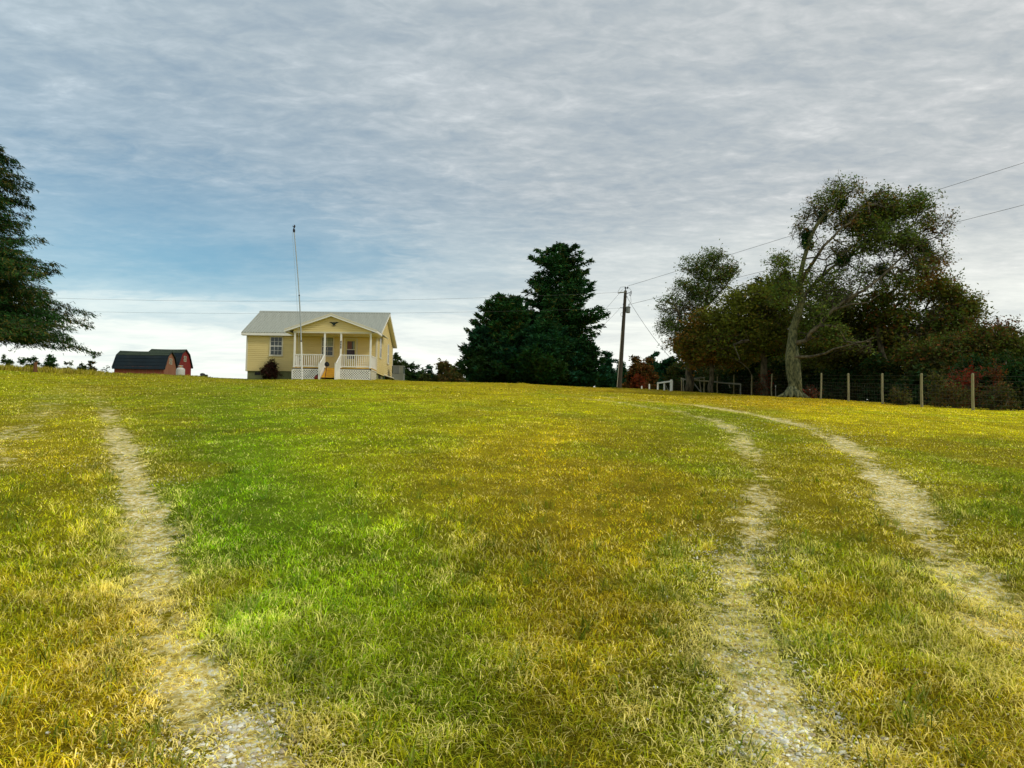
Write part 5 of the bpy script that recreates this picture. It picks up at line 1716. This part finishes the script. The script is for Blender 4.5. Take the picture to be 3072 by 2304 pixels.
# tree A at the far left of the right hand wood
YA = 59.0
tA = z7(270, 1490, YA); tA[2] = gz1(tA[0], tA[1]) - .2
tree('oak_tree', 'thin leaved oak at the left end of the wood beside the utility pole', 'oak tree', tA,
     [([tA, z7(275, 1380, YA), z7(290, 1250, YA), z7(330, 1100, YA), z7(375, 960, YA), z7(400, 840, YA), z7(420, 720, YA), z7(440, 620, YA)], .34, .04),
      ([z7(300, 1230, YA), z7(240, 1090, YA - .5), z7(200, 980, YA - 1), z7(160, 900, YA - 1)], .14, .03), ([z7(375, 960, YA), z7(450, 880, YA), z7(530, 770, YA), z7(560, 700, YA)], .10, .03),
      ([z7(270, 1260, YA), z7(190, 1220, YA - 1), z7(130, 1180, YA - 1.4)], .07, .02), ([z7(400, 800, YA), z7(320, 720, YA), z7(250, 640, YA)], .08, .02)],
     [bl(430, 640, 90, 70, YA), bl(300, 680, 100, 60, YA), bl(420, 740, 140, 70, YA), bl(520, 720, 60, 60, YA), bl(270, 830, 120, 70, YA), bl(400, 860, 120, 80, YA), bl(180, 940, 110, 80, YA), bl(300, 980, 120, 90, YA), bl(150, 1060, 90, 60, YA),
      bl(250, 1100, 120, 80, YA), bl(170, 1180, 60, 40, YA), bl(280, 1200, 100, 70, YA)],
     620, .14, 24000, [(.07, .115, .03), (.11, .12, .03), (.05, .09, .025), (.14, .07, .025)], [3, 3, 2, .7], seed=54, twigs=4, twl=.4, spread=.4, bare=.15)
# right hand trees
YR = 50.0
tree('broadleaf_tree', 'wide olive and rust coloured tree with an open crown right of the oak', 'tree', stemt(1560, 1150, YR)[0],
     [([stemt(1560, 1150, YR)[0], z7(1545, 1300, YR), z7(1500, 1180, YR), z7(1490, 1060, YR), z7(1590, 960, YR), z7(1680, 850, YR)], .20, .05), ([z7(1500, 1130, YR), z7(1620, 1060, YR), z7(1740, 990, YR), z7(1860, 930, YR)], .12, .03)],
     [bl(1560, 1000, 170, 70, YR), bl(1720, 900, 130, 60, YR), bl(1850, 860, 150, 60, YR), bl(1700, 1030, 220, 80, YR), bl(1880, 1000, 180, 100, YR), bl(2020, 930, 110, 90, YR), bl(1480, 900, 110, 60, YR),
      bl(1700, 1120, 260, 70, YR), bl(1950, 1090, 170, 80, YR), bl(2060, 1010, 90, 100, YR), bl(1850, 800, 120, 50, YR)],
     620, .18, 30000, [(.12, .11, .022), (.09, .12, .022), (.15, .085, .022), (.17, .055, .018), (.06, .09, .018)], [3, 3, 1.2, .5, 3], seed=55, twigs=4, twl=.4, spread=.5, bare=.45)
tree('broadleaf_tree', 'dark tangled tree behind the fence under the oak boughs', 'tree', stemt(1250, 1250, 52)[0],
     [(stemt(1250, 1000, 52, 1230), .16, .04)],
     [bl(1150, 900, 160, 110, 52), bl(1300, 1000, 150, 120, 52), bl(1100, 1080, 170, 120, 52), bl(1350, 1130, 230, 110, 52), bl(1200, 1250, 240, 80, 52), bl(1500, 1200, 220, 90, 52)],
     420, .19, 22000, [(.06, .075, .015), (.085, .075, .015), (.04, .06, .015)], [1, 1, 1], seed=56, twigs=4, twl=.8, spread=.5)
tree('broadleaf_tree', 'dark green brown tree behind the fence near the right edge', 'tree', stemt(2100, 1250, 47, yb=1560)[0],
     [(stemt(2100, 1100, 47, 2110, yb=1560), .18, .05)],
     [bl(2100, 1180, 170, 110, 47), bl(1950, 1230, 170, 90, 47), bl(2230, 1170, 140, 130, 47), bl(2380, 1250, 150, 120, 47), bl(1800, 1250, 180, 80, 47), bl(2080, 1310, 300, 70, 47)],
     460, .17, 24000, [(.07, .09, .018), (.11, .07, .018), (.05, .075, .016), (.13, .05, .016)], [3, 2, 3, 1], seed=57, twigs=4, twl=.7, spread=.45)


# ---- understorey shrubs along the back of the fence (px centre, py top, half width px, Y, label, palette)
def shrub(label, px, ytop, wpx, Y, seed, cols, wts=None, n=9000, ls=.16, ntar=150, cat='shrub', name='shrub', pyb=None, group=None, hang=0.0, rd=None, twl=.5):
    x0 = wx(px, 1180, Y); g_ = gz1(x0, Y)
    top = wz(px, ytop, Y); H = top - g_; Wm = wpx / FPX * Y
    r = np.random.default_rng(seed)
    bs = []
    for i in range(7):
        a = r.random() * 6.28; k = r.random()
        hh = g_ + H * (.22 + .5 * r.random())
        bs.append((x0 + math.cos(a) * Wm * .55 * k, Y + math.sin(a) * (rd or Wm) * .45 * k, hh, Wm * (.38 + .2 * r.random()), (rd or Wm) * (.38 + .2 * r.random()), min(H * .34, top - hh)))
    bs.append((x0, Y, g_ + H * .66, Wm * .5, (rd or Wm) * .5, H * .33))
    bs.append((x0, Y, g_ + H * .30, Wm * .85, (rd or Wm) * .7, H * .28))
    b = np.array([x0, Y, g_ - .1])
    return tree(name, label, cat, b, [([b, b + np.array([.05, 0, H * .3]), b + np.array([0, .05, H * .7])], .03 + H * .012, .02)], bs, ntar, ls, n, cols, wts or [1] * len(cols), seed=seed,
                twigs=3, twl=twl, spread=.3 * max(.4, Wm / 2), group=group, hang=hang, tipr=.010)


DK = [(.016, .045, .016), (.03, .050, .015), (.05, .048, .014)]
RD = [(.22, .020, .012), (.15, .022, .012), (.06, .05, .015)]
YG = [(.085, .085, .018), (.055, .070, .016), (.10, .055, .016)]
PINE = [(.012, .055, .028), (.016, .06, .022), (.010, .04, .02)]
UG = 'dark undergrowth behind the fences'
seed = 100
for (px, yt, wp, Y, lb, cs, n) in [
    (2060, 1085, 75, 68, 'dark shrub behind the white fence and dark gate', DK, 9000),
    (2160, 1075, 90, 66, 'dark shrub behind the corral rails', DK, 10000),
    (2260, 1070, 85, 63, 'dark shrub left of the big oak trunk behind the corral end', DK, 10000),
    (2350, 1062, 80, 58, 'dark shrub directly behind the big oak trunk', DK, 10000),
    (2450, 1060, 85, 56, 'dark shrub behind the fence just right of the oak trunk', DK, 10000),
    (2550, 1065, 85, 52, 'dark shrub behind the fourth fence post from the right', DK, 10000),
    (2655, 1068, 90, 49, 'dark shrub behind the third fence post from the right', DK, 10000),
    (2770, 1070, 90, 46, 'dark shrub behind the second fence post from the right', DK, 10000),
    (2900, 1075, 95, 44, 'dark shrub behind the rightmost fence post', DK, 11000),
    (3040, 1070, 100, 42, 'dark shrub behind the fence at the right edge', DK, 11000),
    (3200, 1080, 110, 40, 'dark shrub beyond the right edge behind the fence', DK, 9000),
    (2905, 1096, 32, 38, 'scarlet leaved sapling behind the rightmost fence post', RD, 1500),
    (2868, 1125, 26, 37.5, 'low red leaved bush left of the rightmost fence post', RD, 1300),
    (2985, 1092, 30, 37.5, 'red brown sapling right of the rightmost fence post', [(.15, .028, .012), (.10, .04, .014), (.05, .05, .015)], 1500),
    (2815, 1100, 34, 40, 'yellowish leaved bush between the two rightmost fence posts', YG, 1500),
    (2700, 1178, 30, 39, 'low olive bush at the fence foot between second and third posts', YG, 1400),
    (2860, 1165, 55, 37, 'low tangled brown green bush at the fence foot near the right', YG, 2600),
    (2990, 1160, 60, 36, 'low tangled bush at the fence foot right of the rightmost post', [(.06, .06, .016), (.09, .045, .015), (.03, .05, .014)], 2600),
    (2430, 1172, 16, 47.5, 'tiny red weed clump at the right of the oak roots', RD, 500),
    (2290, 1105, 20, 55, 'small reddish bush left of the big oak trunk', RD, 900),
]:
    shrub(lb, px, yt, wp, Y, seed, cs, n=n, ls=.20 if wp > 60 else .10, ntar=110 if n > 5000 else 60)
    seed += 1
# hazier trees between the cedar clump and the oaks
for (px, yt, wp, Y, lb, cs, n, nm, ct) in [
    (1918, 1048, 52, 82, 'rounded red brown tree behind the utility pole', [(.11, .05, .014), (.08, .05, .014), (.12, .04, .013), (.04, .05, .014)], 12000, 'broadleaf_tree', 'tree'),
    (1822, 1062, 34, 92, 'dark green pine between the cedar clump and the pole', PINE, 5000, 'pine_tree', 'pine tree'),
    (1862, 1085, 30, 95, 'low dark pine just behind the foot of the pole', PINE, 4000, 'pine_tree', 'pine tree'),
    (1952, 1050, 38, 96, 'dark green pine right of the red brown tree', PINE, 7000, 'pine_tree', 'pine tree'),
    (2000, 1075, 36, 90, 'dark pine behind the white fence', PINE, 6000, 'pine_tree', 'pine tree'),
    (1912, 1125, 26, 78, 'low red leaved bush at the foot of the rounded red brown tree', [(.16, .03, .012), (.10, .035, .012)], 1500, 'shrub', 'shrub'),
    (3035, 985, 28, 62, 'upright dark pine rising at the right edge', PINE, 4500, 'pine_tree', 'pine tree'),
    (3062, 1010, 26, 60, 'second dark pine cut by the right edge', PINE, 4500, 'pine_tree', 'pine tree'),
    (2975, 985, 55, 64, 'red brown tree top left of the right edge pines', [(.09, .035, .014), (.07, .045, .014), (.05, .05, .014)], 9000, 'broadleaf_tree', 'tree'),
    (2280, 838, 45, 62, 'dark green rounded tree top showing over the brown green tree', [(.03, .06, .014), (.05, .07, .016)], 7000, 'broadleaf_tree', 'tree'),
    (2330, 850, 60, 60, 'green and red flecked tree directly behind the oak trunk', [(.035, .06, .014), (.06, .06, .014), (.14, .03, .012)], 10000, 'broadleaf_tree', 'tree'),
    (1188, 1058, 22, 90, 'small tree just right of the house behind the heating unit', [(.03, .055, .018), (.05, .06, .018)], 2600, 'broadleaf_tree', 'tree'),
    (1222, 1090, 38, 95, 'rounded dark green tree right of the heating unit', [(.018, .045, .014), (.03, .055, .016)], 5000, 'broadleaf_tree', 'tree'),
    (1258, 1112, 24, 98, 'low green tree trailing off right of the house', [(.018, .045, .014), (.03, .055, .016)], 3000, 'broadleaf_tree', 'tree'),
    (1290, 1092, 18, 100, 'small slender pine in the gap left of the cedar clump', PINE, 2200, 'pine_tree', 'pine tree'),
    (1330, 1076, 28, 100, 'yellowing tree left of the cedar clump', [(.085, .085, .022), (.06, .07, .02), (.11, .06, .02)], 3600, 'broadleaf_tree', 'tree'),
    (1372, 1070, 32, 98, 'second yellowing tree touching the cedar clump', [(.07, .085, .022), (.05, .07, .02), (.10, .07, .02)], 4200, 'broadleaf_tree', 'tree'),
    (1345, 1125, 60, 92, 'low brown hedge running left from the cedar clump', [(.085, .05, .015), (.05, .045, .014), (.03, .04, .014)], 6000, 'shrub', 'shrub'),
    (1275, 1130, 40, 93, 'low green brown bush right of the house trees', [(.045, .06, .016), (.05, .045, .014), (.03, .04, .014)], 3000, 'shrub', 'shrub'),
    (1415, 1060, 20, 88, 'green sapling at the left edge of the cedar clump', [(.06, .075, .02), (.04, .06, .018)], 2200, 'broadleaf_tree', 'tree'),
    (145, 1066, 30, 120, 'rounded dark green tree on the skyline under the left cedar', [(.018, .05, .014), (.03, .055, .016)], 4000, 'broadleaf_tree', 'tree'),
    (78, 1070, 34, 118, 'dark green tree on the skyline left of the brown post', [(.014, .045, .016), (.03, .055, .016)], 4000, 'broadleaf_tree', 'tree'),
    (15, 1076, 36, 116, 'dark green tree on the skyline at the left edge', [(.018, .05, .014), (.03, .055, .016)], 4000, 'broadleaf_tree', 'tree'),
    (200, 1086, 20, 122, 'small yellow green bush on the skyline', [(.06, .07, .02), (.04, .06, .018)], 1500, 'shrub', 'shrub'),
    (240, 1088, 24, 122, 'small dark bush on the skyline left of the barns', [(.02, .045, .016), (.04, .05, .016)], 2000, 'shrub', 'shrub'),
    (273, 1079, 20, 123, 'small rounded brown green tree on the skyline left of the barns', [(.02, .045, .016), (.07, .045, .016)], 2200, 'broadleaf_tree', 'tree'),
    (318, 1100, 14, 124, 'tiny pale bush on the skyline touching the barn', [(.08, .10, .05), (.06, .08, .05)], 700, 'shrub', 'shrub'),
]:
    shrub(lb, px, yt - 6, wp * 1.12, Y, seed, cs, n=int(n * (2.4 if Y > 85 else 1.7)), ls=.30 if Y > 85 else .24, ntar=130, cat=ct, name=nm, twl=.45)
    seed += 1
# burgundy bush by the front wall
shrub('round dark burgundy bush against the yellow front wall', 812, 1080, 34, 56.0, 301, [(.030, .012, .010), (.045, .014, .012), (.018, .014, .008)], n=6500, ls=.085, ntar=150, twl=.16)

# distant wood behind everything at right: one dark mass of foliage
r = np.random.default_rng(9)
nW = 64000
u_ = -.03 + r.random(nW) * .84; Yw = 66 + r.random(nW) * 10
Yw = np.where(u_ > .42, Yw - (u_ - .42) * 45, np.where(u_ < .26, Yw + 6 + 26 * np.clip((.26 - u_) * 12, 0, 1) * (u_ > .09), Yw))
Xw = u_ * Yw
topz = np.interp(u_, [-.03, .10, .125, .19, .22, .27, .34, .45, .55, .62, .68, .8], [6.6, 6.6, 9.6, 10.3, 10.6, 11.3, 12.5, 11.5, 10.5, 9.5, 8.2, 8])
gw = gz(Xw, Yw)
tz_ = gw + (topz - gw) * r.random(nW) ** .8 * (.75 + .35 * fbm(Xw * .5, Yw * .5, 8, 3))
P = np.stack([Xw, Yw, tz_], 1)
V, F = leaves(P, .42, r)
c = colvary(r, nW, [(.012, .03, .012), (.02, .03, .010), (.035, .03, .010)], [2, 2, 1], P, seed=9)
o = mk('woods', V, [F], LEAF, None, col=np.repeat(c, 3, 0))
tag(o, 'dark mass of woodland behind the fence and trees at right', 'woods', kind='stuff')
# slim pale trunks inside the wood
for i, (px, yt, yb, Y) in enumerate(((3022, 1085, 1200, 41.5),)):
    b0 = W(px, yb, Y); b0[2] = gz1(b0[0], b0[1]) - .1; t0 = W(px - 4, yt, Y)
    o = MB().tube([(0, 0, 0), tuple((t0 - b0) * .5), tuple(t0 - b0)], [.035, .03, .015], 7).build('sapling', M('pale_bark', (.30, .28, .22), .8, .2))
    o.location = b0
    tag(o, 'slim bare pale sapling stem right of the rightmost fence post', 'sapling')
